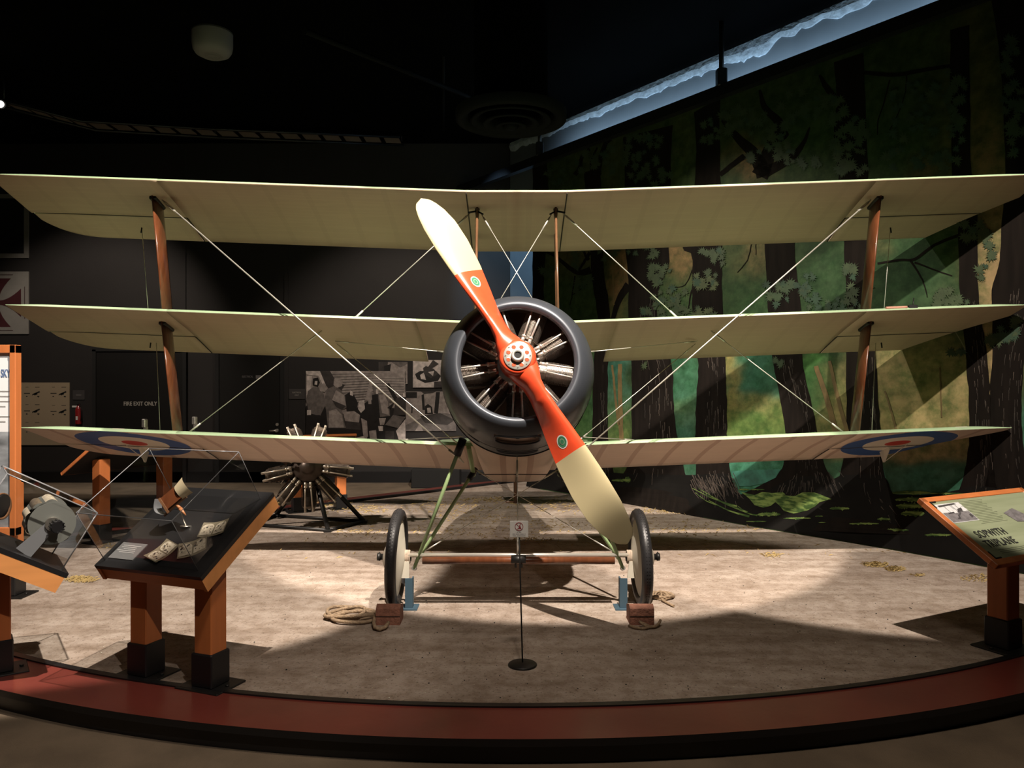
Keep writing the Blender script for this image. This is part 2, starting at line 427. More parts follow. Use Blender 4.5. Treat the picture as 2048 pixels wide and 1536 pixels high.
def make_wing(f, u, inc, half, undermat, label, inner, notch=None, flat=0.0, seam=None):
    w = Wing(f, u, inc, half, flat=flat); b = MB()
    for sg in (-1, 1):
        x_in = inner
        if notch: w.patch(b, lin(sg * inner, sg * notch[0], 4), lambda x: 0, lambda x: notch[1]); x_in = notch[0]
        w.patch(b, lin(sg * x_in, sg * XA, 40), lambda x: 0, lambda x: 1)
        xs = lin(sg * XA, sg * (half - .62), 8) + [sg * (half - .60 + .60 * sin(PI / 2 * i / 14)) for i in range(15)]
        w.patch(b, xs, lambda x: 0, lambda x: min(SH - .004, w.te(x)))
    if flat and inner == 0: pass
    wing = pbuild(b, 'wing', [m_green, undermat]); tag(wing, label)
    for sg in (-1, 1):
        b = MB(); xa = half - .10
        w.patch(b, lin(sg * (XA + .012), sg * (half - .62), 8) + [sg * (half - .60 + (.60 - .02) * sin(PI / 2 * i / 12)) for i in range(13)], lambda x: SH + .006, lambda x: max(SH + .012, w.te(x)))
        pbuild(b, 'aileron', [m_green, undermat], wing)
        b = MB(); A = [w.pt(x, SH + .002, lower(SH) - .001) for x in (sg * XA, sg * (half - .06))]; b.tube(A[0], A[1], .004, 6)
        A = [w.pt(sg * XA, s, lower(s) - .003) for s in lin(SH, .995, 10)]; b.path(A, .005, 6)
        pbuild(b, 'hinge_gap', m_seam, wing)
    if seam:
        for sg in (-1, 1):
            b = MB(); b.path([w.pt(sg * seam, s, lower(s) - .003) for s in lin(.01, .995, 16)], .005, 6); b.path([w.pt(sg * seam, s, upper(s) + .003) for s in lin(.0, .995, 16)], .004, 6)
            pbuild(b, 'panel_seam', m_seam, wing)
    return w, wing
wt, WT = make_wing(-.64, 1.53, 1.6, 4.12, m_under, 'topmost wing of the three, plain linen underside', 0.0, flat=.39, seam=.39)
wm, WM = make_wing(-1.075, .600, 1.4, 4.08, m_under, 'middle wing, with a notch beside the engine cowling', .30, notch=(.80, .73))
wl, WLo = make_wing(-1.505, -.305, 1.6, 4.06, m_under_low, 'lowest wing, with blue, white and red roundels underneath', .30)

# patched spot and clip on the leading edge of the middle wing
b = MB(); b.path([wm.pt(x, .012, upper(.012) + .006) for x in lin(2.95, 3.12, 6)], .012, 8); b.build('repair_tape', mat('tape_pink', (.55, .27, .19), .7), WM)
b = MB(); p = wm.pt(3.17, .02, .025); b.bbox(p, (.07, .03, .035), .004); b.tube(p, p + V((.02, 0, .08)), .004, 6); b.build('clip', m_dark, WM)
for w_, W_, x, wd in ((wl, WLo, -3.33, .10), (wl, WLo, 3.62, .10), (wl, WLo, -.75, .09), (wl, WLo, .85, .09)):
    b = MB(); b.quadstrip([w_.pt(x + wd * i / 4, .005, upper(.005) + .003) for i in range(5)], [w_.pt(x + wd * i / 4, .045, upper(.045) + .003) for i in range(5)]); b.build('inspection_patch', m_linen, W_, fix=False)

# propeller
ANG = math.radians(29.5); RP = 1.325
prop = bpy.data.objects.new('propeller', None); C.objects.link(prop); prop.parent = plane; prop.matrix_basis = ML @ T(0, .03, -.030) @ Matrix.Rotation(-ANG, 4, 'Y')
KR = [0, .06, .10, .14, .2, .3, .42, .55, .7, .82, .9, .95, .98, 1.0]
def interp(t, xs, ys):
    for i in range(len(xs) - 1):
        if t <= xs[i + 1]:
            k = (t - xs[i]) / (xs[i + 1] - xs[i]); k = max(0, k); return ys[i] + (ys[i + 1] - ys[i]) * k
    return ys[-1]
LEAD = [.105, .10, .085, .062, .053, .060, .074, .088, .098, .098, .088, .074, .054, .006]
TRAIL = [.105, .10, .085, .064, .060, .074, .100, .124, .138, .130, .104, .074, .048, .006]
THK = [.125, .125, .12, .11, .10, .085, .066, .050, .036, .026, .020, .016, .012, .008]
BET = [0, 5, 14, 26, 36, 37, 33, 28, 23, 20, 18, 17, 16.5, 16]
# local frame of a blade: z along the blade, x across (+x trailing), y aft.  The leading edge is nearer the viewer.
def blade_pt(r, c, side, lift=0):
    t = r / RP; ld, tr, th, be = interp(t, KR, LEAD), interp(t, KR, TRAIL), interp(t, KR, THK), math.radians(interp(t, KR, BET))
    x = -ld + (ld + tr) * c; k = math.tan(be)
    e = (max(0, 1 - abs(2 * c - 1) ** 2.2)) ** .5
    cam = math.sin(PI * min(1, c ** .62)) if t > .25 else e
    cam = cam * min(1, max(0, (t - .15) / .2)) + e * (1 - min(1, max(0, (t - .15) / .2)))
    if side > 0: y = x * k - th * .62 * cam - lift
    else: y = x * k + th * .38 * e
    return V((x, y - .0, r))
def blade(b, sg):
    rs = lin(0, .30, 16)[:-1] + lin(.30, .69, 22)[:-1]; r2 = lin(.69, 1.18, 22)[:-1] + [RP - (RP - 1.18) * (1 - sin(PI / 2 * i / 14)) for i in range(15)]
    nc = 22; cs = [.5 - .5 * cos(PI * i / nc) for i in range(nc + 1)]
    for seq, m in ((rs + [.69], 0), (r2, 1)):
        rings = []
        for r in seq:
            ring = [blade_pt(r, c, 1) for c in cs] + [blade_pt(r, c, -1) for c in reversed(cs[1:-1])]
            rings.append([V((p.x * sg, p.y, p.z * sg)) for p in ring])
        n = len(rings[0])
        b.add([p for r in rings for p in r], [(i * n + j, i * n + (j + 1) % n, i * n + n + (j + 1) % n, i * n + n + j) for i in range(len(rings) - 1) for j in range(n)], m, True)
        if m == 1: b.add(rings[-1], [tuple(range(n))], 1, True)
for sg in (1, -1):
    b = MB(); blade(b, sg)
    o = b.build('propeller_blade', [m_red, m_cream], prop)
    d = MB(); R0 = .60; n = 28
    for k, (rr, lift, mi) in enumerate(((1, .0012, 0), (.80, .0022, 1), (.45, .0030, 2), (.34, .0036, 1))):
        pts = []
        for i in range(n):
            a = 2 * PI * i / n; p = blade_pt(R0 + .043 * rr * cos(a), .56 + .16 * rr * sin(a), 1, lift); pts.append(V((p.x * sg, p.y, p.z * sg)))
        d.poly(pts, mi)
    d.build('maker_badge', [m_white, mat('badge_green', (.05, .22, .11), .4), mat('badge_pale', (.35, .45, .30), .4)], prop, fix=False)
# boss and hub plate
b = MB(); AX = Matrix.Rotation(PI / 2, 4, 'X')     # local +Z -> -Y (towards the viewer)
b.lathe([(0, -.075), (.108, -.075), (.116, -.06), (.118, .05), (.112, .070), (.10, .078), (0, .078)], 48, AX)
b.build('propeller_boss', m_red, prop)
b = MB(); ro, ri = .090, .036; zt = .086
nh = 8; seg = 96
outer = [(ro * cos(2 * PI * i / seg), ro * sin(2 * PI * i / seg)) for i in range(seg)]
b.lathe([(.0, .074), (ro, .074), (ro + .001, .079), (ro, zt), (ro - .002, zt + .0015), (ri, zt + .0015)], 72, AX)
b.lathe([(ri, zt), (ri + .006, zt + .004), (ri + .005, zt + .020), (ri, zt + .024), (.024, zt + .024), (.022, zt + .020), (.022, zt - .01)], 40, AX)
b.build('hub_plate', m_bright, prop)
d = MB()
for k in range(nh):
    a = 2 * PI * (k + .5) / nh - ANG; Mx = AX @ T(.063 * cos(a), .063 * sin(a), 0)
    d.lathe([(0, zt + .0026), (.0125, zt + .0026)], 20, Mx, 0); d.lathe([(.0125, zt + .0028), (.0150, zt + .0022)], 20, Mx, 2)
for k in range(nh):
    a = 2 * PI * k / nh - ANG; d.box(AX @ V((.078 * cos(a), .078 * sin(a), zt + .003)), (.008, .002, .003), m=1)
d.lathe([(0, zt + .016), (.0225, zt + .016)], 30, AX, 1)  # matte black disc puts the dark of the open bore into colour
d.build('hub_bolts', [m_red, m_blackmat, m_steel], prop, fix=False)

# rotary engine behind the propeller
def engine_parts(root, Mroot, Rcyl, scale=1.0, dirt=False, ax=0.0, n=9, a0=-90, mats=None):
    fin, rod, case = mats
    def bb(b, name, ms, parent=None): return b.build(name, ms, root if parent is None else parent, Mroot if parent is None else None)
    s = scale
    b = MB()
    b.lathe([(0, .17 * s), (.055 * s, .17 * s), (.06 * s, .10 * s), (.085 * s, .075 * s), (.13 * s, .055 * s), (.160 * s, .02 * s), (.165 * s, -.09 * s), (.15 * s, -.12 * s), (.06 * s, -.15 * s), (0, -.15 * s)], 45, AX)
    for k in range(18):
        a = 2 * PI * k / 18; b.tube(AX @ V((.145 * s * cos(a), .145 * s * sin(a), .02 * s)), AX @ V((.145 * s * cos(a), .145 * s * sin(a), .052 * s)), .011 * s, 8)
    bb(b, 'crankcase', case)
    for k in range(n):
        a = math.radians(a0 + k * 360 / n); d = V((cos(a), 0, sin(a))); t = V((-sin(a), 0, cos(a))); y = V((0, 1, 0))
        b = MB(); M3 = Matrix((t, y, d)).transposed().to_4x4()
        prof = [(0, .15 * s), (.060 * s, .15 * s), (.060 * s, .19 * s)]
        z = .19 * s; top = Rcyl - .045 * s; st = .0085 * s
        while z < top:
            prof += [(.058 * s, z), (.074 * s, z + .001), (.074 * s, z + st * .45), (.058 * s, z + st * .5)]; z += st
        prof += [(.062 * s, top), (.066 * s, top + .012 * s), (.045 * s, top + .035 * s), (0, top + .038 * s)]
        b.lathe(prof, 22, M3, 0, smooth=False)
        cyl = bb(b, 'cylinder', fin)
        r = MB()
        for sx in (-1, 1):
            p0 = d * (.155 * s) + t * (.024 * s * sx) - y * (.10 * s); p1 = d * (Rcyl + .01) + t * (.036 * s * sx) - y * (.085 * s)
            r.tube(p0, p1, .0070 * s, 8)
            r.tube(p0 - d * .01 * s, p0 + d * .035 * s, .012 * s, 10); r.tube(p0 + d * .03 * s, p0 + d * .045 * s, .015 * s, 10)
            # rocker at the head
            r.box(p1 + y * .035 * s, (.012 * s, .10 * s, .016 * s), Matrix((t, y, d)).transposed())
            r.tube(p1 + y * .06 * s - d * .05 * s, p1 + y * .06 * s + d * .012 * s, .012 * s, 8)
        r.build('push_rods', rod, cyl)
        q = MB(); q.path([d * (.13 * s) + y * .10 * s + t * .03 * s, d * (.22 * s) + y * .12 * s + t * .05 * s, d * (Rcyl - .05) + y * .10 * s + t * .05 * s, d * (Rcyl) + y * .05 * s + t * .03 * s], .017 * s, 10)
        q.build('intake_pipe', case, cyl)
eng = bpy.data.objects.new('engine', None); C.objects.link(eng); eng.parent = plane; eng.matrix_basis = ML @ T(0, .29, 0)
engine_parts(eng, None, .445, 1.0, mats=(m_fin, m_bright, m_steel), a0=-90)

# cowling
b = MB(); nP = 96
prof_o = [(.378, .174), (.381, .158), (.390, .147), (.403, .143), (.422, .149), (.445, .168), (.470, .196), (.492, .232), (.508, .275), (.519, .325), (.525, .380), (.527, .44), (.527, .50), (.526, .56), (.524, .62), (.520, .70), (.517, .74)]
prof_i = [(r - .006, z + .004) for r, z in prof_o]
MY = Matrix.Rotation(-PI / 2, 4, 'X')   # local +Z -> +Y (aft)
n = 180
SL = [(-.37, .37, 7, 10), (-.36, .36, 12, 14)]
def skip(t, k):
    # slot cut-outs at the bottom of the ring (world -z is local +y after MY, angle pi/2)
    a = (t - PI / 2 + PI) % (2 * PI) - PI
    if k in (7, 8): return abs(a) < .30 - (.03 if k == 8 else .0)
    if k in (13,): return abs(a) < .27
    if k in (12, 13): return .52 < abs(a) < .70
    return False
b.lathe(prof_o, n, MY, 0, skip=skip); b.lathe(prof_i[:4], n, MY, 0); b.lathe(prof_i[3:], n, MY, 1, skip=lambda t, k: skip(t, k + 3))
sl = MB(); sl.quadstrip([V((.475 * sin(a), .245, -.475 * cos(a))) for a in lin(-.36, .36, 24)], [V((.500 * sin(a), .35, -.500 * cos(a))) for a in lin(-.36, .36, 24)], 0, True)  # plate added inside the slot; its beige imitates the lit floor showing through
cow = pbuild(b, 'cowling', [m_cowl, m_inner], fix=False); sl.build('slot_lit_backing', mat('slot_beige', (.52, .42, .36), .7), cow, fix=False)
def cpt(th, z, dr=0):
    for i in range(len(prof_o) - 1):
        if prof_o[i][1] <= z <= prof_o[i + 1][1]:
            k = (z - prof_o[i][1]) / (prof_o[i + 1][1] - prof_o[i][1]); r = prof_o[i][0] + (prof_o[i + 1][0] - prof_o[i][0]) * k; break
    r += dr; return V((r * sin(th), z, -r * cos(th)))
for (t0, z0, z1) in ((.30, .232, .330), (.27, .56, .62)):
    pts = []; b = MB()
    for i in range(40):
        a = 2 * PI * i / 40; e = .22
        ca = math.copysign(abs(cos(a)) ** .45, cos(a)); sa = math.copysign(abs(sin(a)) ** .6, sin(a))
        pts.append(cpt(t0 * ca, (z0 + z1) / 2 + (z1 - z0) / 2 * sa, .001))
    b.path(pts, .006, 6, closed=True); b.build('slot_rim', m_cowl, cow)
b = MB(); b.path([cpt(2 * PI * i / 120, .738, .002) for i in range(120)], .006, 6, closed=True); b.path([cpt(2 * PI * i / 120, .505, .0) for i in range(120)], .0022, 4, closed=True)
b.build('cowling_band', m_dark, cow)
b = MB(); b.lathe([(.0, .60), (.515, .60)], 60, MY); pbuild(b, 'firewall', m_inner)
b = MB()
b.tube((-.05, .30, -.43), (.06, .30, -.43), .018, 12); b.tube((.0, .28, -.40), (.0, .28, -.49), .012, 10); b.box((.03, .29, -.465), (.12, .04, .02))
b.tube((-.09, .28, -.455), (.12, .28, -.475), .009, 8); b.tube((.07, .29, -.44), (.14, .30, -.40), .012, 8)
pbuild(b, 'exhaust_pipe', m_dark)

# fuselage: from the round cowl to a narrow tail
def section(y, hw, top, bot, e, n=40):
    cz = (top + bot) / 2; hz = (top - bot) / 2; pts = []
    for i in range(n):
        a = 2 * PI * i / n - PI / 2 + PI / n
        pts.append(V((hw * math.copysign(abs(cos(a)) ** e, cos(a)), y, cz + hz * math.copysign(abs(sin(a)) ** e, sin(a)))))
    return pts
secs = [(.62, .50, .50, -.50, 1.0), (.76, .497, .50, -.505, .95), (.95, .43, .50, -.515, .8), (1.2, .36, .50, -.52, .6), (1.6, .335, .50, -.50, .42), (2.1, .325, .49, -.455, .35),
        (2.5, .315, .47, -.43, .35), (3.2, .25, .44, -.28, .35), (4.2, .15, .40, -.07, .35), (5.15, .03, .37, .12, .4)]
b = MB(); R = [section(y - .0, *s_) for y, *s_ in secs]; n = 40
for i in range(len(R) - 1):
    for j in range(n):
        k = (j + 1) % n; zc = (R[i][j].z + R[i + 1][j].z) / 2; bot = zc < -.34 + .12 * max(0, secs[i][0] - 1.6)
        b.add([R[i][j], R[i][k], R[i + 1][k], R[i + 1][j]], [(0, 1, 2, 3)], 1 if bot and secs[i][0] >= .7 else 0, True)
b.add(R[-1], [tuple(range(n))], 0); b.add(R[0], [tuple(range(n - 1, -1, -1))], 0)
fus = pbuild(b, 'fuselage', [m_green, m_under_low])
b = MB(); b.path([V((0, y, z)) for y, z in ((1.0, -.522), (1.25, -.526), (1.6, -.506), (2.1, -.461), (2.5, -.436))], .004, 6)
b.path([V((x, 1.62, -.505)) for x in lin(-.31, .31, 10)], .0035, 6); b.build('belly_seam', m_seam, fus)
b = MB(); b.lathe([(.19, .0), (.205, .012), (.21, .03), (.20, .045)], 36, T(0, 2.25, .49) @ Matrix.Diagonal((1, 1.35, 1, 1))); b.build('cockpit_coaming', m_brown, fus)
b = MB(); b.bbox((0, 1.45, .545), (.09, .62, .09), .01); b.tube((0, 1.14, .56), (0, .80, .56), .028, 14); pbuild(b, 'machine_gun', m_dark)
# tail surfaces
b = MB(); pts = [(-1.02, 4.88), (-1.0, 4.68), (-.88, 4.52), (-.12, 4.32), (.12, 4.32), (.88, 4.52), (1.0, 4.68), (1.02, 4.88), (.95, 5.12), (.15, 5.22), (-.15, 5.22), (-.95, 5.12)]
b.prism([V((x, y, .36)) for x, y in pts], V((0, 0, .035)), 0); pbuild(b, 'tailplane', [m_green])
b = MB(); pts = [(4.55, .38), (4.9, .80), (5.15, .95), (5.45, .85), (5.5, .45), (5.4, .05), (5.15, .02)]
b.prism([V((-.015, y, z)) for y, z in pts], V((.03, 0, 0))); pbuild(b, 'rudder', m_linen)
b = MB(); sk = W(PX, 9.95, .012); b.tube((0, 4.75, .16), sk, .022, 10); b.tube(W(PX - .13, 9.94, .018), W(PX + .02, 9.94, .018), .012, 8)
pbuild(b, 'tail_skid', m_brown)
b = MB()
for sx in (-1, 1):
    b.tube(W(PX, 9.9, .34), (sx * .62, 4.8, .36), .004, 6); b.tube(W(PX + sx * .1, 9.92, .30), W(PX - sx * .1, 9.92, .46), .010, 6)
pbuild(b, 'tail_wires', m_wire)

# interplane struts (wide boards) and cabane struts
def board(b, p, q, wfront, thick, m=0, n=10):
    # p,q: (x,y,z) centre points; section is a streamlined blade along y
    P, Q = V(p), V(q); pr = [(-1, .0), (-.93, .35), (-.7, .8), (-.3, 1), (.2, .9), (.65, .55), (1, .08)]
    ring = pr + [(a, -c) for a, c in reversed(pr[1:-1])] + []
    rings = []
    for t, c in ((0, P), (1, Q)): rings.append([c + V((k * thick / 2, a * wfront / 2, 0)) for a, k in ring])
    n = len(ring); b.add(rings[0] + rings[1], [(i, (i + 1) % n, n + (i + 1) % n, n + i) for i in range(n)], m, True)
    b.add(rings[0], [tuple(range(n))], m); b.add(rings[1], [tuple(range(n))], m)
for sg in (-1, 1):
    X = 2.93 * sg; s_ = .34
    a = wt.pt(X, s_, lower(s_)); c1 = wm.pt(X - .005 * sg, s_, upper(s_)); c2 = wm.pt(X, s_, lower(s_)); e = wl.pt(X - .02 * sg, s_, upper(s_))
    for p, q in ((a, c1), (c2, e)):
        b = MB(); board(b, p, q, .215, .045); o = pbuild(b, 'interplane_strut', m_varn)
        f = MB(); f.bbox(p - V((0, 0, .012)), (.055, .19, .03), .006); f.build('strut_socket', m_dark, o)
    b = MB(); p = wt.pt(.315 * sg, .27, lower(.27)); q = V((.325 * sg, 1.0, .42))
    board(b, p, q, .075, .024); o = pbuild(b, 'cabane_strut', m_brown)
    f = MB(); f.tube(p + V((0, 0, .0)), p - V((0, 0, .09)), .020, 10, .012); f.tube(p + V((0, -.02, -.03)), p + V((.075 * sg, -.02, -.045)), .008, 8); f.tube(p + V((0, -.02, -.03)), p + V((-.05 * sg, -.02, -.06)), .007, 8); f.build('strut_fitting', m_dark, o)
    b = MB(); p = wt.pt(.337 * sg, .72, lower(.72)); board(b, p, V((.352 * sg, 1.62, .45)), .06, .022); pbuild(b, 'cabane_strut', m_brown)

# bracing wires
def wire(p, q, r=.0038, parent=None, m=None, ends=True):
    b = MB(); p, q = V(p), V(q); b.tube(p, q, r, 6)
    if ends:
        d = (q - p).normalized()
        for a, sg in ((p, 1), (q, -1)): b.tube(a + d * sg * .03, a + d * sg * .15, r * 2.0, 8)
    pbuild(b, 'bracing_wire', m or m_wire)
for sg in (-1, 1):
    top = wt.pt(2.86 * sg, .27, lower(.27) - .02)
    wire(top, (.40 * sg, 1.10, -.50), .0052)
    wire(top + V((.0, .03, 0)), (.40 * sg, 1.125, -.50), .0042)
    # landing wires from the cabane, through the middle wing, to the lower strut foot
    cab = wt.pt(.375 * sg, .27, lower(.27) - .04); foot = wl.pt(2.80 * sg, .25, upper(.25)); mid = wm.pt(1.62 * sg, .32, lower(.32))
    mu = wm.pt(1.38 * sg, .26, upper(.26)); wire(cab, mu, .0042); wire(mid, foot, .0038)
    wire(wm.pt(1.56 * sg, .55, lower(.55) - .01), (.50 * sg, 1.12, .38), .003)
    wire(wm.pt(1.56 * sg, .62, lower(.62) - .01), (.46 * sg, 1.4, -.30), .003)
    wire(wt.pt(.28 * sg, .27, lower(.27) - .05), (-.33 * sg, 1.0, .42), .0034)
    # aileron control cables
    wire(wt.pt(3.27 * sg, .80, lower(.8)), wm.pt(3.22 * sg, .66, upper(.66)), .0028, ends=False)
    wire(wm.pt(3.22 * sg, .80, lower(.8)), wl.pt(3.2 * sg, .66, upper(.66)), .0028, ends=False)
    for w_ in (wt, wm):
        b = MB(); p = w_.pt(3.27 * sg, .80, lower(.8)); b.tube(p, p - V((0, 0, .05)), .006, 6); pbuild(b, 'control_horn', m_dark)
    b = MB(); p = wl.pt(3.36 * sg, .72, lower(.72)); b.prism([p + V((-.02, -.10, 0)), p + V((-.02, .10, 0)), p + V((-.02, .06, -.11)), p + V((-.02, .04, -.11))], V((.012, 0, 0))); b.tube(p + V((0, .05, -.10)), p + V((.08 * sg, -.22, 0)), .003, 6)
    pbuild(b, 'control_horn', m_linen)
    p = wl.pt(.62 * sg, .05, upper(.05)); wire((.40 * sg, .95, -.33), wl.pt(.98 * sg, .05, upper(.05)), .003)

# undercarriage
m_cord = mat('cord_tan', (.50, .40, .31), .8, var=.3, vscale=80)
AXY, AXZ = 5.35, .335
for sg in (-1, 1):
    ft = W(PX + sg * .725, AXY - .05, .245)
    tops = [(V((.375 * sg, .47, -.47)), .024), (V((.33 * sg, 1.30, -.53)), .020)]
    for k, (tp, r_) in enumerate(tops):
        b = MB(); q = W(PX + sg * (.725 if k == 0 else .70), AXY + (.0 if k == 0 else .05), .26 if k == 0 else .32)
        b.tube(tp, q, r_, 16, r_ * .95, flat=.55 if k == 0 else .6, up=(1, 0, 0)); st = pbuild(b, 'landing_gear_strut', m_strut_green)
        c = MB(); c.tube(tp - (q - tp).normalized() * .02, tp + (q - tp).normalized() * .10, r_ * 1.15, 12); c.build('strut_end', m_dark, st)
        if k == 0:
            c = MB(); qq = q; c.tube(qq - V((0, .02, 0)), qq + V((0, .03, 0)), .016, 12); c.build('strut_foot', m_steel, st)
    b = MB(); b.tube((.36 * sg, 1.0, -.40), (.335 * sg, 1.32, -.56), .018, 10); pbuild(b, 'landing_gear_strut', m_strut_green)
    # bungee wraps and white plate
    b = MB(); cx = PX + sg * .785
    for i in range(6):
        x = cx + (i - 2.5) * .011; b.path([W(x, AXY + .030 * cos(2 * PI * j / 16), AXZ + .005 + .042 * sin(2 * PI * j / 16)) for j in range(16)], .0075, 6, closed=True)
    b.tube(W(cx - .03, AXY, AXZ), W(cx + .03, AXY, AXZ), .030, 14)
    pbuild(b, 'shock_cord', m_cord)
    b = MB(); vs = [W(cx + a, AXY - .035, z) for a, z in ((-.035, .20), (.03, .20), (.03, .315), (-.02, .315))]; b.prism(vs, W(0, .012, 0) - W(0, 0, 0)); b.tube(W(cx + sg * .035, AXY - .03, .30), W(cx + sg * .035, AXY - .03, .40), .006, 6)
    pbuild(b, 'axle_plate', m_linen)
    # wheel
    wc = W(PX + sg * .845, AXY, AXZ)
    Mw = Matrix.Translation(wc) @ Matrix.Rotation(-TILT, 4, 'X') @ Matrix.Rotation(sg * math.radians(-2.0), 4, 'Y') @ Matrix.Rotation(PI / 2, 4, 'Y')
    wh = bpy.data.objects.new('wheel', None); C.objects.link(wh); wh.parent = plane; wh.matrix_basis = ML @ Mw
    b = MB(); Rm, rm = .296, .038; prof = []
    for i in range(25):
        a = 2 * PI * i / 24; rr = rm + (.0018 if (i % 2 and cos(a) > .3) else 0); prof.append((Rm + rr * cos(a), rr * sin(a)))
    b.lathe(prof, 72, None, 0)
    for i in range(90):
        for k in (-1, 1):
            a = 2 * PI * i / 90; b.box(V(((Rm + rm * .97) * cos(a), (Rm + rm * .97) * sin(a), k * .008)), (.006, .012, .007), Rz(a))
    b.build('tyre', m_rubber, wh)
    b = MB(); o_ = sg; b.lathe([(Rm - rm * .8, -.012), (Rm - rm * .8, .012)], 64); b.lathe([(.268, o_ * .016), (.20, o_ * .036), (.12, o_ * .062), (.04, o_ * .092), (.0, o_ * .095)], 64); b.lathe([(.268, -o_ * .016), (.2, -o_ * .028), (.12, -o_ * .045), (.03, -o_ * .060)], 64)
    b.build('wheel_cover', m_linen, wh)
    b = MB(); b.tube((0, 0, -sg * .10), (0, 0, sg * .125), .022, 16); b.tube((0, 0, sg * .115), (0, 0, sg * .135), .028, 8); b.tube((.02, -.0, sg * .125), (-.03, .02, sg * .125), .005, 6); b.build('wheel_hub', m_dark, wh)
b = MB(); b.tube(W(PX - .76, AXY - .02, AXZ + .020), W(PX + .76, AXY - .02, AXZ + .020), .015, 14); pbuild(b, 'axle', m_bright)
for dy, dz, r_, mm in ((-.055, -.008, .026, m_varn), (.03, .0, .022, m_varn)):
    b = MB(); b.tube(W(PX - .66, AXY + dy, AXZ + dz), W(PX + .66, AXY + dy, AXZ + dz), r_, 16); pbuild(b, 'spreader_bar', mm)
b = MB(); p = W(PX + .0, AXY - .06, AXZ); b.tube(p - V((.05, 0, 0)), p + V((.05, 0, 0)), .029, 12); b.tube(p - V((.02, 0, .055)), p + V((-.02, 0, .03)), .008, 8); b.tube(p + V((.02, 0, -.055)), p + V((.02, 0, .03)), .008, 8); pbuild(b, 'axle_clamp', m_dark)
wire(W(PX - .005, AXY - .06, AXZ + .03), (0, .72, -.52), .0032)
b = MB(); b.tube(W(PX - .005, AXY - .06, AXZ + .03), W(PX - .005, AXY - .06, AXZ + .16), .006, 8); pbuild(b, 'wire_turnbuckle', m_bright)
for sg in (-1, 1): wire(W(PX + sg * .66, AXY + .06, AXZ + .03), (-.33 * sg, 1.28, -.52), .0026)
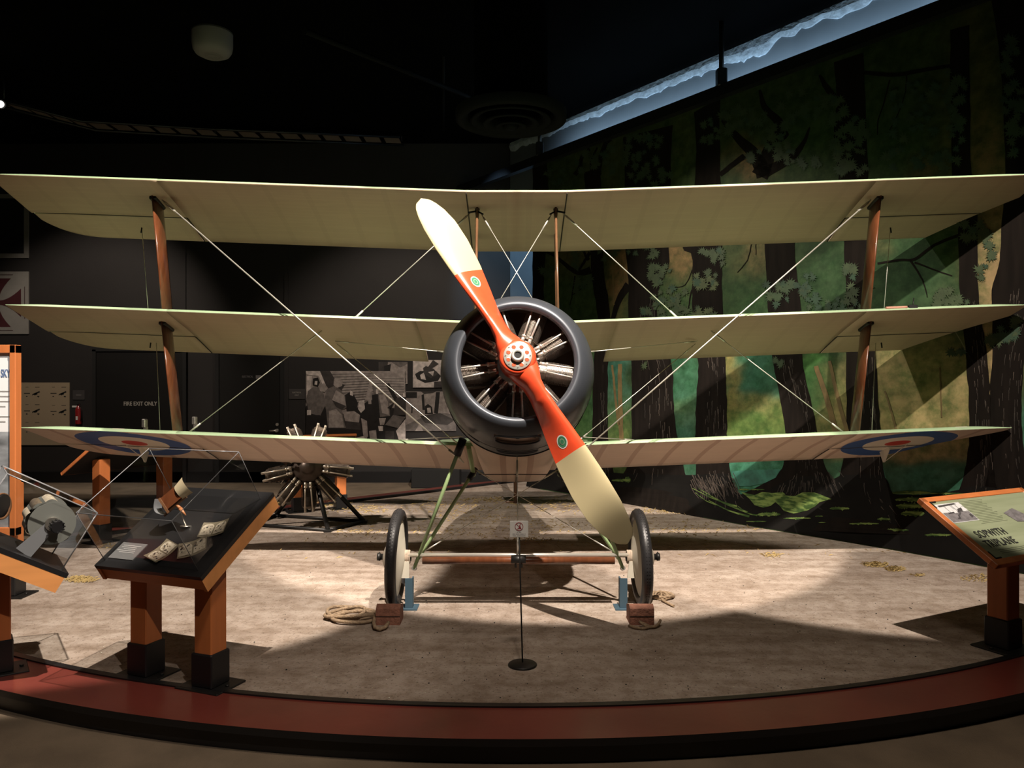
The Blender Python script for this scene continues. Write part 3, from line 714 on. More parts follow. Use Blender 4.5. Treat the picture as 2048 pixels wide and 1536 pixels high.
# ------------------------------------------------------------------ painted forest backdrop
NM = V((-1.356, -1, 0)).normalized()      # towards the room
def mp(px, py, off=0.0):                  # point on the backdrop cloth that the photo shows at (px, py)
    k = (px - 1024) / F; Y = 11.947 / (1 + 1.356 * k); z = HC + (768 - py) / F * Y
    z = max(.004, z); x = k * Y
    return V((x, Y, z)) + NM * (off + .05 * max(0, 1 - z / .35) ** 1.5 * (1 + .6 * sin(x * 3.1)))
def mpx(x, z, off=0.0): return V((x, 11.947 - 1.356 * x, z)) + NM * off
MTOP = 4.81
washes = [ # px, py, rx, ry, colour, weight
 (1300, 400, 400, 260, (.030, .055, .018), 1), (1700, 250, 420, 260, (.030, .060, .018), 1), (1950, 250, 60, 200, (.11, .085, .020), 1.2),
 (1210, 320, 60, 80, (.075, .075, .022), .8), (1365, 300, 25, 90, (.09, .10, .02), 1.0), (1370, 350, 20, 40, (.02, .10, .02), .8), (1500, 320, 34, 26, (.30, .14, .06), 2.0),
 (1620, 260, 70, 70, (.025, .085, .022), 1), (1780, 300, 60, 90, (.022, .075, .022), 1), (1840, 345, 30, 25, (.20, .10, .045), 1.4), (1975, 320, 26, 50, (.26, .13, .055), 2), (1970, 250, 22, 60, (.14, .10, .03), 1.2),
 (1150, 500, 40, 40, (.16, .10, .045), 1.2), (1140, 600, 60, 70, (.035, .085, .025), 1.4), (1236, 560, 22, 70, (.27, .13, .055), 2.4), (1240, 620, 20, 30, (.05, .12, .03), 1.2),
 (1362, 500, 24, 50, (.26, .14, .06), 2.6), (1360, 600, 50, 50, (.04, .10, .035), 1.4), (1490, 490, 40, 50, (.07, .09, .03), 1), (1515, 500, 24, 40, (.19, .12, .05), 1.5), (1490, 600, 60, 50, (.02, .09, .03), 1.3),
 (1650, 550, 60, 90, (.018, .075, .028), 1.6), (1820, 540, 90, 90, (.016, .075, .028), 1.8), (1900, 610, 60, 40, (.05, .085, .04), 1.0), (1765, 490, 20, 20, (.16, .12, .05), 1),
 (1990, 520, 30, 120, (.30, .21, .11), 3.0), (1975, 600, 24, 60, (.32, .23, .12), 2.5), (1990, 740, 20, 60, (.28, .20, .10), 2.5),
 (1140, 850, 50, 120, (.04, .14, .04), 1.5), (1225, 760, 26, 60, (.015, .14, .12), 2.6), (1235, 850, 24, 70, (.09, .16, .04), 1.8), (1370, 760, 26, 60, (.02, .15, .09), 2.2), (1368, 850, 26, 60, (.03, .17, .13), 2.4), (1365, 820, 20, 20, (.14, .20, .05), 1.4),
 (1500, 760, 45, 45, (.015, .16, .11), 2.8), (1462, 760, 14, 60, (.30, .21, .05), 2.4), (1480, 850, 50, 40, (.10, .19, .04), 2.2), (1500, 805, 40, 16, (.30, .22, .06), 1.8), (1560, 830, 36, 20, (.12, .17, .04), 1.6), (1535, 860, 60, 25, (.07, .15, .03), 1.6),
 (1635, 780, 30, 60, (.03, .13, .04), 2.0), (1665, 820, 26, 50, (.28, .24, .10), 2.4), (1625, 730, 20, 20, (.05, .26, .05), 1.8), (1690, 860, 24, 40, (.32, .25, .11), 2.2),
 (1850, 790, 90, 70, (.34, .27, .125), 3.2), (1850, 860, 80, 40, (.32, .26, .12), 2.6), (1880, 760, 40, 40, (.19, .20, .09), 1.4), (1790, 800, 26, 90, (.30, .24, .11), 2),
 (1520, 955, 60, 34, (.02, .22, .16), 3.2), (1400, 960, 30, 30, (.02, .14, .10), 1.5), (1830, 905, 70, 16, (.30, .24, .12), 2), (1850, 955, 90, 26, (.015, .15, .12), 3.2), (2030, 900, 30, 60, (.02, .14, .10), 2), (1690, 940, 30, 20, (.03, .15, .09), 1.6),
 (1400, 150, 500, 120, (.030, .050, .016), .8)]
b = MB(); NX, NZ = 230, 200; X0, X1 = .33, 5.3; cols = []
verts = []; cc = []
for j in range(NZ + 1):
    for i in range(NX + 1):
        x = X0 + (X1 - X0) * i / NX; z = .003 + (MTOP - .003) * j / NZ
        fl = .05 * max(0, 1 - z / .35) ** 1.5 * (1 + .6 * sin(x * 3.1)) + .012 * sin(x * 2.2) * (1 if z < 4.4 else 0) * 0
        p = mpx(x, z, fl); verts.append(p)
        Y = 11.947 - 1.356 * x; px = 1024 + F * x / Y; py = 768 - (z - HC) / Y * F
        ws = .15; c = [.030 * .15, .060 * .15, .020 * .15]
        wob = 22 * noise.noise(V((x * 3, z * 3, 0))) + 14 * noise.noise(V((x * 9, z * 9, 4))); wob2 = 22 * noise.noise(V((x * 3, z * 3, 7))) + 14 * noise.noise(V((x * 9, z * 9, 11)))
        for (a, d, rx, ry, col, wt_) in washes:
            q = ((px + wob - a) / rx) ** 2 + ((py + wob2 - d) / ry) ** 2
            if q < 5:
                g = wt_ * math.exp(-q * 1.1); ws += g
                for k in range(3): c[k] += col[k] * g
        g = 1 + .30 * noise.noise(V((x * 14, z * 14, 0))) + .22 * noise.noise(V((x * 34, z * 26, 3)))
        c = [q_ / ws * g * .78 for q_ in c]; gr = .25 * c[0] + .6 * c[1] + .15 * c[2]; cc += [c[0] * .78 + gr * .22, c[1] * .78 + gr * .20, c[2] * .78 + gr * .12, 1]
me = bpy.data.meshes.new('painted_backdrop')
W1 = NX + 1
me.from_pydata(verts, [], [(j * W1 + i, j * W1 + i + 1, (j + 1) * W1 + i + 1, (j + 1) * W1 + i) for j in range(NZ) for i in range(NX)])
at_ = me.color_attributes.new('paint', 'FLOAT_COLOR', 'POINT'); at_.data.foreach_set('color', cc)
me.polygons.foreach_set('use_smooth', [True] * len(me.polygons))
m_paint = bpy.data.materials.new('forest_paint'); m_paint.use_nodes = True
nt = m_paint.node_tree; N = nt.nodes; L = nt.links; bs = N['Principled BSDF']; bs.inputs['Roughness'].default_value = .75; bs.inputs['Specular IOR Level'].default_value = .25
a_ = N.new('ShaderNodeVertexColor'); a_.layer_name = 'paint'; tc = N.new('ShaderNodeTexCoord')
n1 = N.new('ShaderNodeTexNoise'); n1.inputs['Scale'].default_value = 7; n1.inputs['Detail'].default_value = 8; n1.inputs['Roughness'].default_value = .7; L.new(tc.outputs['Object'], n1.inputs['Vector'])
r1 = N.new('ShaderNodeValToRGB'); r1.color_ramp.elements[0].position = .36; r1.color_ramp.elements[0].color = (.45, .62, .42, 1); r1.color_ramp.elements[1].position = .62; r1.color_ramp.elements[1].color = (1.25, 1.15, 1.05, 1)
L.new(n1.outputs['Fac'], r1.inputs['Fac'])
mx = N.new('ShaderNodeMixRGB'); mx.blend_type = 'MULTIPLY'; mx.inputs[0].default_value = 1; L.new(a_.outputs['Color'], mx.inputs[1]); L.new(r1.outputs['Color'], mx.inputs[2]); L.new(mx.outputs[0], bs.inputs['Base Color'])
me.materials.append(m_paint)
mural = bpy.data.objects.new('painted_backdrop', me); C.objects.link(mural)
tag(mural, 'tall cloth backdrop painted with dark tree trunks and green leaves, along the right wall', 'backdrop')

m_trunk = mat('trunk_paint', (.009, .0065, .005), .95, spec=.12, var=.4, vscale=5, stretch=(3, 3, .4))
m_bark = mat('bark_paint', (.060, .044, .034), .85); m_bark2 = mat('bark_paint_dark', (.030, .023, .018), .85)
m_earth = mat('dark_ground_paint', (.0075, .0068, .006), .95, spec=.12, var=.35, vscale=4)
m_leafs = [mat('leaf_paint_a', (.032, .050, .018), .75, var=.3, vscale=12), mat('leaf_paint_b', (.026, .048, .018), .75, var=.3, vscale=12), mat('leaf_paint_c', (.052, .066, .024), .75, var=.3, vscale=12), mat('leaf_paint_d', (.016, .042, .020), .75, var=.3, vscale=12)]
m_moss = mat('moss_paint', (.14, .20, .055), .85, spec=.15, col2=(.03, .06, .015), vscale=9, stretch=(1, 1, 4), lo=.42, hi=.6)
m_sapl = mat('sapling_paint', (.15, .10, .035), .75, var=.4, vscale=8); m_gl = mat('glade_paint', (.03, .15, .105), .75, var=.5, vscale=9)
m_och = mat('ochre_paint', (.30, .22, .10), .75, var=.2)
def smooth_edge(pts, n=6, jit=1.2):
    out = []
    for i in range(len(pts) - 1):
        p0 = pts[max(0, i - 1)]; p1 = pts[i]; p2 = pts[i + 1]; p3 = pts[min(len(pts) - 1, i + 2)]
        for k in range(n):
            t = k / n; t2, t3 = t * t, t ** 3
            q = [.5 * ((2 * p1[a]) + (-p0[a] + p2[a]) * t + (2 * p0[a] - 5 * p1[a] + 4 * p2[a] - p3[a]) * t2 + (-p0[a] + 3 * p1[a] - 3 * p2[a] + p3[a]) * t3) for a in (0, 1)]
            out.append((q[0] + random.uniform(-jit, jit), q[1]))
    out.append(pts[-1]); return out
def ribbon(b, left, right, off, m=0, n=40, jit=1.2):
    # region between a left and a right edge, both given top to bottom
    Ls, Rs = smooth_edge(left, 6, jit), smooth_edge(right, 6, jit)
    def samp(P, t):
        f = t * (len(P) - 1); i = min(int(f), len(P) - 2); k = f - i; return (P[i][0] + (P[i + 1][0] - P[i][0]) * k, P[i][1] + (P[i + 1][1] - P[i][1]) * k)
    A = [mp(*samp(Ls, i / n), off) for i in range(n + 1)]; B = [mp(*samp(Rs, i / n), off) for i in range(n + 1)]
    b.quadstrip(A, B, m)
def stroke(b, pts, w0, w1, off, m=0, jit=.6):
    P = smooth_edge(pts, 5, jit); A = []; B = []; n = len(P)
    for i, p in enumerate(P):
        a = P[max(0, i - 1)]; c = P[min(n - 1, i + 1)]; dx, dy = c[0] - a[0], c[1] - a[1]; l = math.hypot(dx, dy) or 1; w = w0 + (w1 - w0) * i / (n - 1)
        A.append(mp(p[0] - dy / l * w / 2, p[1] + dx / l * w / 2, off)); B.append(mp(p[0] + dy / l * w / 2, p[1] - dx / l * w / 2, off))
    b.quadstrip(A, B, m)
TR = [
 ([(1066, 322), (1066, 480), (1066, 640), (1066, 800), (1066, 1000)], [(1094, 314), (1098, 400), (1092, 500), (1088, 600), (1100, 700), (1090, 820), (1088, 1000)]),
 ([(1168, 345), (1175, 430), (1180, 500), (1185, 560), (1193, 610), (1196, 660), (1188, 720), (1186, 800), (1185, 880), (1176, 1000)], [(1200, 335), (1205, 430), (1207, 500), (1211, 560), (1219, 610), (1222, 660), (1217, 720), (1216, 800), (1217, 880), (1240, 1010)]),
 ([(1247, 275), (1249, 350), (1251, 480), (1256, 560), (1258, 640), (1263, 730), (1263, 800), (1262, 900), (1240, 960), (1200, 1005)], [(1345, 250), (1342, 350), (1338, 480), (1338, 530), (1318, 580), (1316, 640), (1344, 730), (1347, 800), (1356, 880), (1375, 960), (1420, 1050)]),
 ([(1388, 225), (1391, 350), (1366, 486), (1384, 512), (1384, 580), (1386, 650), (1397, 730), (1393, 800), (1390, 880), (1392, 950), (1370, 1040)], [(1440, 195), (1441, 350), (1444, 480), (1444, 560), (1448, 640), (1452, 730), (1454, 800), (1455, 880), (1462, 950), (1475, 980), (1500, 1020)]),
 ([(1530, 430), (1530, 490), (1534, 560), (1537, 640), (1546, 720), (1560, 790), (1571, 870), (1565, 935), (1530, 965), (1480, 990)], [(1592, 430), (1589, 490), (1596, 560), (1604, 640), (1605, 720), (1622, 800), (1636, 870), (1650, 930), (1670, 970), (1690, 1010)]),
 ([(1668, 125), (1674, 200), (1668, 260), (1676, 345), (1686, 440), (1690, 520), (1696, 640), (1692, 712), (1693, 800), (1692, 880), (1680, 950), (1660, 1000), (1620, 1060)], [(1727, 105), (1731, 200), (1736, 345), (1735, 440), (1736, 520), (1742, 640), (1752, 712), (1757, 800), (1763, 880), (1768, 950), (1785, 1010), (1840, 1070)]),
 ([(1900, 60), (1902, 200), (1904, 345), (1916, 440), (1919, 560), (1926, 640), (1932, 720), (1938, 800), (1938, 880), (1932, 930), (1918, 985)], [(1938, 50), (1940, 200), (1943, 345), (1956, 440), (1955, 560), (1964, 640), (1976, 720), (1981, 800), (1984, 880), (1990, 950), (2000, 1010)]),
 ([(1984, 0), (2000, 120), (2008, 240), (2010, 345), (2004, 440), (1999, 520), (1984, 580), (1986, 640), (1984, 720), (1980, 800), (1982, 880), (1975, 950), (1960, 1010)], [(2060, 0), (2090, 120), (2090, 240), (2090, 345), (2090, 440), (2080, 520), (2080, 580), (2070, 640), (2050, 720), (2044, 800), (2046, 880), (2060, 950), (2100, 1010)]),
 ([(2180, 0), (2185, 400), (2190, 800), (2150, 1100)], [(2260, 0), (2260, 400), (2265, 800), (2290, 1100)])]
b = MB()
for Lh, Rh in TR: ribbon(b, Lh, Rh, .003, 0, 60)
# forked tree and branches
for pts, w0, w1 in (([(1530, 352), (1510, 310), (1475, 275), (1445, 240)], 34, 7), ([(1520, 352), (1545, 290), (1560, 250), (1530, 215), (1520, 180)], 34, 5), ([(1530, 345), (1580, 318), (1605, 290), (1620, 255)], 22, 3),
    ([(1440, 350), (1475, 322), (1490, 312)], 9, 12), ([(1085, 502), (1110, 512), (1145, 540), (1165, 545), (1182, 540)], 3, 15), ([(1163, 490), (1170, 508), (1178, 520)], 3, 7), ([(1158, 540), (1168, 525), (1180, 505)], 4, 7),
    ([(1222, 650), (1238, 600), (1258, 570)], 7, 17), ([(1560, 282), (1575, 270), (1573, 262)], 8, 3), ([(1150, 350), (1160, 335), (1166, 310), (1180, 298)], 9, 6), ([(1198, 350), (1200, 325), (1210, 290), (1222, 278)], 10, 8), ([(1185, 350), (1183, 325), (1195, 295)], 8, 3),
    ([(1728, 145), (1790, 150), (1850, 140), (1900, 132)], 8, 7), ([(1640, 150), (1650, 170), (1668, 195)], 5, 16), ([(1780, 160), (1770, 200), (1757, 240), (1755, 270)], 3, 2), ([(1813, 150), (1810, 190), (1795, 230), (1780, 260)], 2, 2),
    ([(1755, 527), (1800, 520), (1830, 518), (1870, 490), (1920, 470), (1960, 455)], 4, 7), ([(1820, 520), (1845, 560), (1855, 595)], 4, 1.5), ([(1830, 525), (1870, 540), (1905, 552)], 4, 2), ([(1150, 552), (1145, 590), (1140, 610)], 3, 1.5), ([(1145, 590), (1160, 580), (1175, 568)], 2, 1),
    ([(1385, 540), (1370, 570), (1345, 575)], 2, 1), ([(1384, 580), (1378, 610), (1380, 620)], 3, 1.5), ([(1504, 483), (1495, 520), (1475, 545)], 2, 1.5), ([(1512, 483), (1512, 510)], 2, 1), ([(1700, 600), (1720, 590), (1750, 575)], 3, 1)):
    stroke(b, pts, w0, w1, .0035, 0)
# dark painted ground along the foot of the cloth
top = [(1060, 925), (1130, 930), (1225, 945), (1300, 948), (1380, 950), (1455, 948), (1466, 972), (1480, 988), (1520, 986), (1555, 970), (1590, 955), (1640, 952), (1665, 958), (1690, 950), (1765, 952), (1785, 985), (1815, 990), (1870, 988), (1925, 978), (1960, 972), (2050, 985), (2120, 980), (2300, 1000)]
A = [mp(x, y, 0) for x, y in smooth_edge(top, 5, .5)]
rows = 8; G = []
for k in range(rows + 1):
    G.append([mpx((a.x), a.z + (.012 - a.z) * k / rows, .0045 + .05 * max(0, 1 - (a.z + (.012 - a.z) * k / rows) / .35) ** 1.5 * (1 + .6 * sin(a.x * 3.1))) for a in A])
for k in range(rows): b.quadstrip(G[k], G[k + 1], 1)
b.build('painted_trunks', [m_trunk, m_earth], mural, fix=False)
# bark streaks
b = MB(); rnd = random.Random(3)
for t, (Lh, Rh) in enumerate(TR):
    if t in (0, 8): continue
    Ls, Rs = smooth_edge(Lh, 6, 0), smooth_edge(Rh, 6, 0)
    for q in range(70 if t > 1 else 20):
        u = rnd.random() ** .6; i0 = rnd.randrange(int(len(Ls) * .45), len(Ls) - 3); ln = rnd.randrange(1, 3)
        pts = []
        for i in range(i0, min(i0 + ln + 1, min(len(Ls), len(Rs)))):
            k = .25 + .70 * u; x = Ls[i][0] * (1 - k) + Rs[i][0] * k; y = Ls[i][1] * (1 - k) + Rs[i][1] * k; pts.append((x, y + rnd.uniform(-3, 3)))
        if len(pts) >= 2: stroke(b, pts, rnd.uniform(.8, 1.8), .5, .006, rnd.choice((0, 1, 1)), .4)
for q in range(60):
    x = rnd.uniform(1380, 1470); y = rnd.uniform(945, 970); stroke(b, [(x, y), (x + 6, y + 14), (x + rnd.uniform(8, 22), y + rnd.uniform(24, 40))], 1.4, .6, .006, rnd.choice((0, 1)), .3)
for q in range(36):
    x = rnd.uniform(1560, 1680); y = rnd.uniform(940, 975); stroke(b, [(x, y), (x + (x - 1610) * .15, y + rnd.uniform(12, 26))], 1.4, .6, .006, 1, .3)
b.build('painted_bark', [m_bark, m_bark2], mural, fix=False)
# saplings, moss islands, grass strokes
b = MB()
for pts, w0, w1 in (([(1632, 732), (1655, 800), (1668, 850), (1682, 880)], 9, 13), ([(1660, 722), (1672, 780), (1688, 840), (1700, 880)], 6, 9), ([(1770, 782), (1785, 830), (1795, 872)], 3, 5), ([(1880, 735), (1882, 790), (1884, 835)], 3, 3), ([(1240, 728), (1241, 800), (1243, 880)], 8, 9), ([(1225, 730), (1232, 800), (1238, 850)], 4, 5), ([(1226, 540), (1228, 610)], 3, 3)):
    stroke(b, pts, w0, w1, .004, 0)
b.poly([mp(x, y, .0048) for x, y in ((1463, 942), (1562, 938), (1552, 955), (1530, 966), (1500, 972), (1478, 972), (1468, 960))], 2)
def island(pts, off=.007, m=1): b.poly([mp(x, y, off) for x, y in pts], m)
def blob(x0, x1, ya, yb, seed, off=.0072, m=1, n=26):
    r = random.Random(seed); t = []; u = []
    for i in range(n + 1):
        k = i / n; x = x0 + (x1 - x0) * k; e = math.sin(PI * k) ** .5
        mid = (ya + yb) / 2; h = (yb - ya) / 2
        t.append(mp(x, mid - h * e * (.5 + .5 * abs(noise.noise(V((i * .55, seed, 0)))) * 1.8), off)); u.append(mp(x, mid + h * e * (.35 + .9 * abs(noise.noise(V((i * .45, seed + 9, 0)))) * 1.6), off))
    b.quadstrip(t, u, m)
for pts in ([(1483, 984), (1510, 990), (1530, 993), (1560, 990), (1590, 992), (1605, 985), (1630, 985), (1650, 992), (1664, 998), (1640, 1004), (1632, 1012), (1618, 1020), (1590, 1027), (1570, 1021), (1560, 1010), (1552, 1004), (1544, 1011), (1530, 1015), (1512, 1010), (1500, 997)],
            [(1510, 990), (1525, 984), (1545, 986), (1566, 984), (1572, 989), (1550, 993), (1528, 994)]): island(pts)
for a in ((1478, 1500, 976, 982, 1), (1500, 1530, 977, 981, 2), (1785, 1862, 980, 991, 3), (1790, 1880, 992, 1006, 4), (1792, 1850, 1004, 1020, 5), (1802, 1850, 1018, 1036, 15), (1860, 1930, 984, 990, 18), (1556, 1600, 990, 1002, 19), (1755, 1782, 1034, 1042, 6), (1760, 1820, 1056, 1064, 7), (1850, 1905, 1066, 1073, 8), (1520, 1565, 1022, 1034, 9), (1570, 1625, 1033, 1039, 10), (1660, 1700, 1012, 1022, 20), (1500, 1540, 1040, 1043, 21), (1632, 1648, 1030, 1034, 11), (1640, 1654, 1043, 1046, 12), (1224, 1262, 956, 966, 13), (1250, 1262, 950, 970, 14), (1700, 1760, 1044, 1050, 16), (1930, 1975, 1000, 1012, 17)): blob(*a)
for x0, y0, x1, y1, w in ((1385, 976, 1478, 1012, 3), (1398, 977, 1500, 1024, 4), (1420, 1000, 1505, 1032, 4), (1480, 1012, 1520, 1030, 3), (1392, 985, 1440, 1010, 2), (1340, 1000, 1350, 1004, 2)):
    stroke(b, [(x0, y0), ((x0 + x1) / 2, (y0 + y1) / 2 + 4), (x1, y1)], .8, w, .0075, 1, .3)
b.build('painted_undergrowth', [m_sapl, m_moss, m_gl], mural, fix=False)
# maple leaves
LEAF = [(0, -1.15), (.06, -.42), (.60, -.78), (.30, -.30), (1.05, -.42), (.66, -.14), (1.02, .12), (.34, .10), (.66, .62), (.24, .36), (.30, .92), (.09, .55), (0, 1.2), (-.09, .55), (-.30, .92), (-.24, .36), (-.66, .62), (-.34, .10), (-1.02, .12), (-.66, -.14), (-1.05, -.42), (-.30, -.30), (-.60, -.78), (-.06, -.42)]
b = MB(); rnd = random.Random(5)
CL = [(1155, 500, 30, 20, 12, 0), (1160, 560, 22, 50, 16, 1), (1100, 560, 16, 50, 12, 1), (1215, 505, 24, 14, 12, 0), (1290, 500, 34, 18, 16, 0), (1320, 550, 26, 22, 20, 0), (1345, 600, 40, 32, 34, 0), (1395, 630, 34, 16, 16, 2), (1290, 624, 10, 16, 6, 2),
      (1325, 645, 26, 14, 12, 1), (1395, 560, 10, 12, 6, 2), (1425, 515, 22, 40, 24, 0), (1415, 570, 20, 14, 12, 2), (1560, 590, 34, 34, 24, 1), (1570, 640, 30, 14, 12, 0), (1600, 560, 30, 30, 16, 3), (1705, 545, 16, 16, 12, 0), (1705, 585, 10, 14, 5, 0), (1705, 612, 18, 12, 10, 0),
      (1650, 610, 40, 26, 22, 3), (1290, 300, 40, 40, 34, 1), (1300, 350, 40, 20, 20, 1), (1260, 330, 12, 30, 8, 0), (1420, 270, 18, 30, 14, 1), (1470, 240, 50, 30, 34, 0), (1540, 260, 40, 40, 30, 1), (1560, 310, 30, 26, 16, 0), (1510, 312, 14, 14, 8, 0),
      (1700, 260, 40, 50, 44, 1), (1700, 320, 40, 30, 30, 0), (1670, 200, 24, 20, 12, 0), (1910, 190, 22, 60, 30, 1), (1915, 260, 18, 40, 18, 1), (1890, 320, 30, 20, 12, 0), (2020, 100, 26, 50, 18, 1), (2030, 200, 22, 50, 22, 3), (2030, 280, 20, 40, 18, 1),
      (1940, 460, 30, 18, 18, 0), (1980, 490, 20, 24, 14, 0), (1900, 600, 36, 24, 22, 0), (1965, 545, 10, 20, 6, 0), (2010, 670, 26, 14, 16, 3), (2035, 655, 16, 16, 10, 0), (1985, 680, 24, 8, 10, 0), (1910, 705, 16, 6, 5, 1), (1290, 731, 6, 4, 2, 0), (1560, 725, 20, 6, 6, 1),
      (1200, 320, 60, 30, 30, 0), (1830, 220, 60, 70, 30, 3), (1830, 320, 60, 30, 20, 3), (1600, 220, 50, 40, 20, 1), (1110, 350, 30, 16, 10, 1), (1620, 330, 30, 14, 12, 1), (1120, 620, 40, 24, 14, 1)]
for cx, cy, rx, ry, n, m0 in CL:
    for _ in range(int(n * .75)):
        a = rnd.uniform(0, 2 * PI); rr = rnd.random() ** .6; x = cx + rx * rr * cos(a); y = cy + ry * rr * sin(a); s = rnd.uniform(8, 14.5) * (.75 + .0004 * (x - 1000)); an = rnd.uniform(-1.2, 1.2) + PI * .9 * (rnd.random() < .3); f = rnd.uniform(.55, 1)
        o = .008 + .0000 * _ + rnd.uniform(0, .002)
        mi = m0 if rnd.random() < .6 else rnd.choice((0, 1, 3))
        c0 = mp(x, y, o); ring = [mp(x + s * (f * u * cos(an) - v * sin(an)), y + s * (f * u * sin(an) + v * cos(an)), o) for u, v in LEAF]
        b.add([c0] + ring, [(0, i + 1, (i + 1) % len(LEAF) + 1) for i in range(len(LEAF))], mi)
b.build('painted_leaves', m_leafs, mural, fix=False)
# hanging rail over the cloth, with its rods
b = MB(); p, q = mpx(-1.0, MTOP - .055, .03), mpx(6.2, MTOP - .055, .03); d = (q - p).normalized()
up = V((0, 0, .125)); b.prism([p, q, q + up, p + up], NM * .10)
rail = b.build('backdrop_rail', m_black); tag(rail, 'long black rail carrying the forest backdrop, hung from the ceiling on rods', 'rail')
for px in (1088, 1452, 1975):
    c = MB(); k = (px - 1024) / F; Y = 11.947 / (1 + 1.356 * k); t = V((k * Y, Y, MTOP + .06)) + NM * .08; c.tube(t, t + V((0, 0, ZC - MTOP - .062)), .028, 10)
    c.bbox(t + V((0, 0, .10)), (.11, .11, .20), .01); c.build('hanger_rod', m_black, rail)
# ------------------------------------------------------------------ display cases and reader rails round the stage
def frame3(x, y, z):  # columns
    return Matrix((x, y, z)).transposed()
def case_tray(root, Wd, Ln, tilt, z_front, y_front, post_y, post_x, sgn=1, posts=(-1, 1)):
    """local frame: x along the low front edge, y from the visitor inwards, z up. Tray rises with y."""
    R = Rx(tilt); o = V((0, y_front, z_front))
    def L(x, y, z): return o + R @ V((x, y, z))
    b = MB()
    b.box(L(0, Ln / 2, .006), (Wd, Ln, .022), R); b.build('tray_top', m_black, root)
    b = MB(); th = .075
    for s in (-1, 1): b.box(L(s * (Wd / 2 - .013), Ln / 2, -.043), (.022, Ln, th), R)
    b.box(L(0, .02, -.043), (Wd - .03, .022, th), R); b.box(L(0, Ln - .02, -.043), (Wd - .03, .022, th), R)
    b.build('tray_frame', m_orange_lt, root)
    b = MB(); b.box(L(0, Ln / 2, -.05), (Wd - .06, Ln - .06, .02), R); b.build('tray_bottom', m_blackmat, root)
    for s in posts:
        zt = z_front + (post_y - y_front) * math.tan(tilt) - .06
        post(root, post_x * s, post_y, zt)
    return L, R
def post(root, x, y, zt, w=.112, zb=0.0):
    b = MB(); b.bbox((x, y, zb + (zt - zb) / 2 + .06), (w, w, zt - zb - .10), .006); p = b.build('post', m_orange, root)
    b = MB(); b.bbox((x, y, zb + .095), (w + .022, w + .022, .17), .006); b.build('post_sleeve', m_black, p)
    b = MB(); b.bbox((x, y, zb + .006), (w + .16, w + .10, .010), .003)
    for a in (-1, 1): b.tube((x + a * (w / 2 + .05), y, zb + .010), (x + a * (w / 2 + .05), y, zb + .020), .010, 8)
    b.build('floor_plate', m_dark, p)
def cover(root, L, R, x0, x1, y0, y1, h, t=.006):
    b = MB(); cx, cy = (x0 + x1) / 2, (y0 + y1) / 2; z0 = .018
    b.poly([L(x0, y0, z0), L(x1, y0, z0), L(x1, y0, h), L(x0, y0, h)]); b.poly([L(x0, y1, z0), L(x1, y1, z0), L(x1, y1, h), L(x0, y1, h)])
    b.poly([L(x0, y0, z0), L(x0, y1, z0), L(x0, y1, h), L(x0, y0, h)]); b.poly([L(x1, y0, z0), L(x1, y1, z0), L(x1, y1, h), L(x1, y0, h)])
    b.poly([L(x0, y0, h), L(x1, y0, h), L(x1, y1, h), L(x0, y1, h)])
    c = b.build('acrylic_cover', m_acr, root, fix=False)
    e = MB(); P = [(x0, y0), (x1, y0), (x1, y1), (x0, y1)]
    for i in range(4):
        a, d = P[i], P[(i + 1) % 4]; e.tube(L(*a, h), L(*d, h), t * .38, 4); e.tube(L(*a, z0), L(*a, h), t * .38, 4)
    e.build('cover_edge', m_acredge, c)

# case with stereo cards (left of centre)
t21 = math.radians(-21.0)
fr = V((-1.49, 3.70, 0)); ax = V((cos(t21), sin(t21), 0)); WD = .69
orig = fr - ax * (WD / 2)
case = thing('display_case', (orig.x, orig.y, 0), 'black tilted display case on orange posts, holding stereo cards and a stereoscope', 'display case', rz=t21, group='display cases on orange posts')
L, R = case_tray(case, WD, .635, math.radians(32), .598, 0.0, .20, .215)
cover(case, L, R, -WD / 2 + .035, WD / 2 - .045, .04, .575, .335)
MC = Matrix.Translation(orig) @ Matrix.Rotation(t21, 4, 'Z')
def Wc(x, y, z): return MC @ L(x, y, z)
RC = (MC.to_3x3() @ R)
m_sepia = mat('sepia_dark', (.07, .052, .035), .6, var=.5, vscale=90, col2=(.18, .14, .09), lo=.45, hi=.5); m_sepl = mat('sepia_light', (.52, .45, .34), .6, var=.4, vscale=60)
m_cardb = mat('card_buff', (.15, .125, .08), .7); m_plate = mat('plate_grey', (.11, .11, .11), .5)
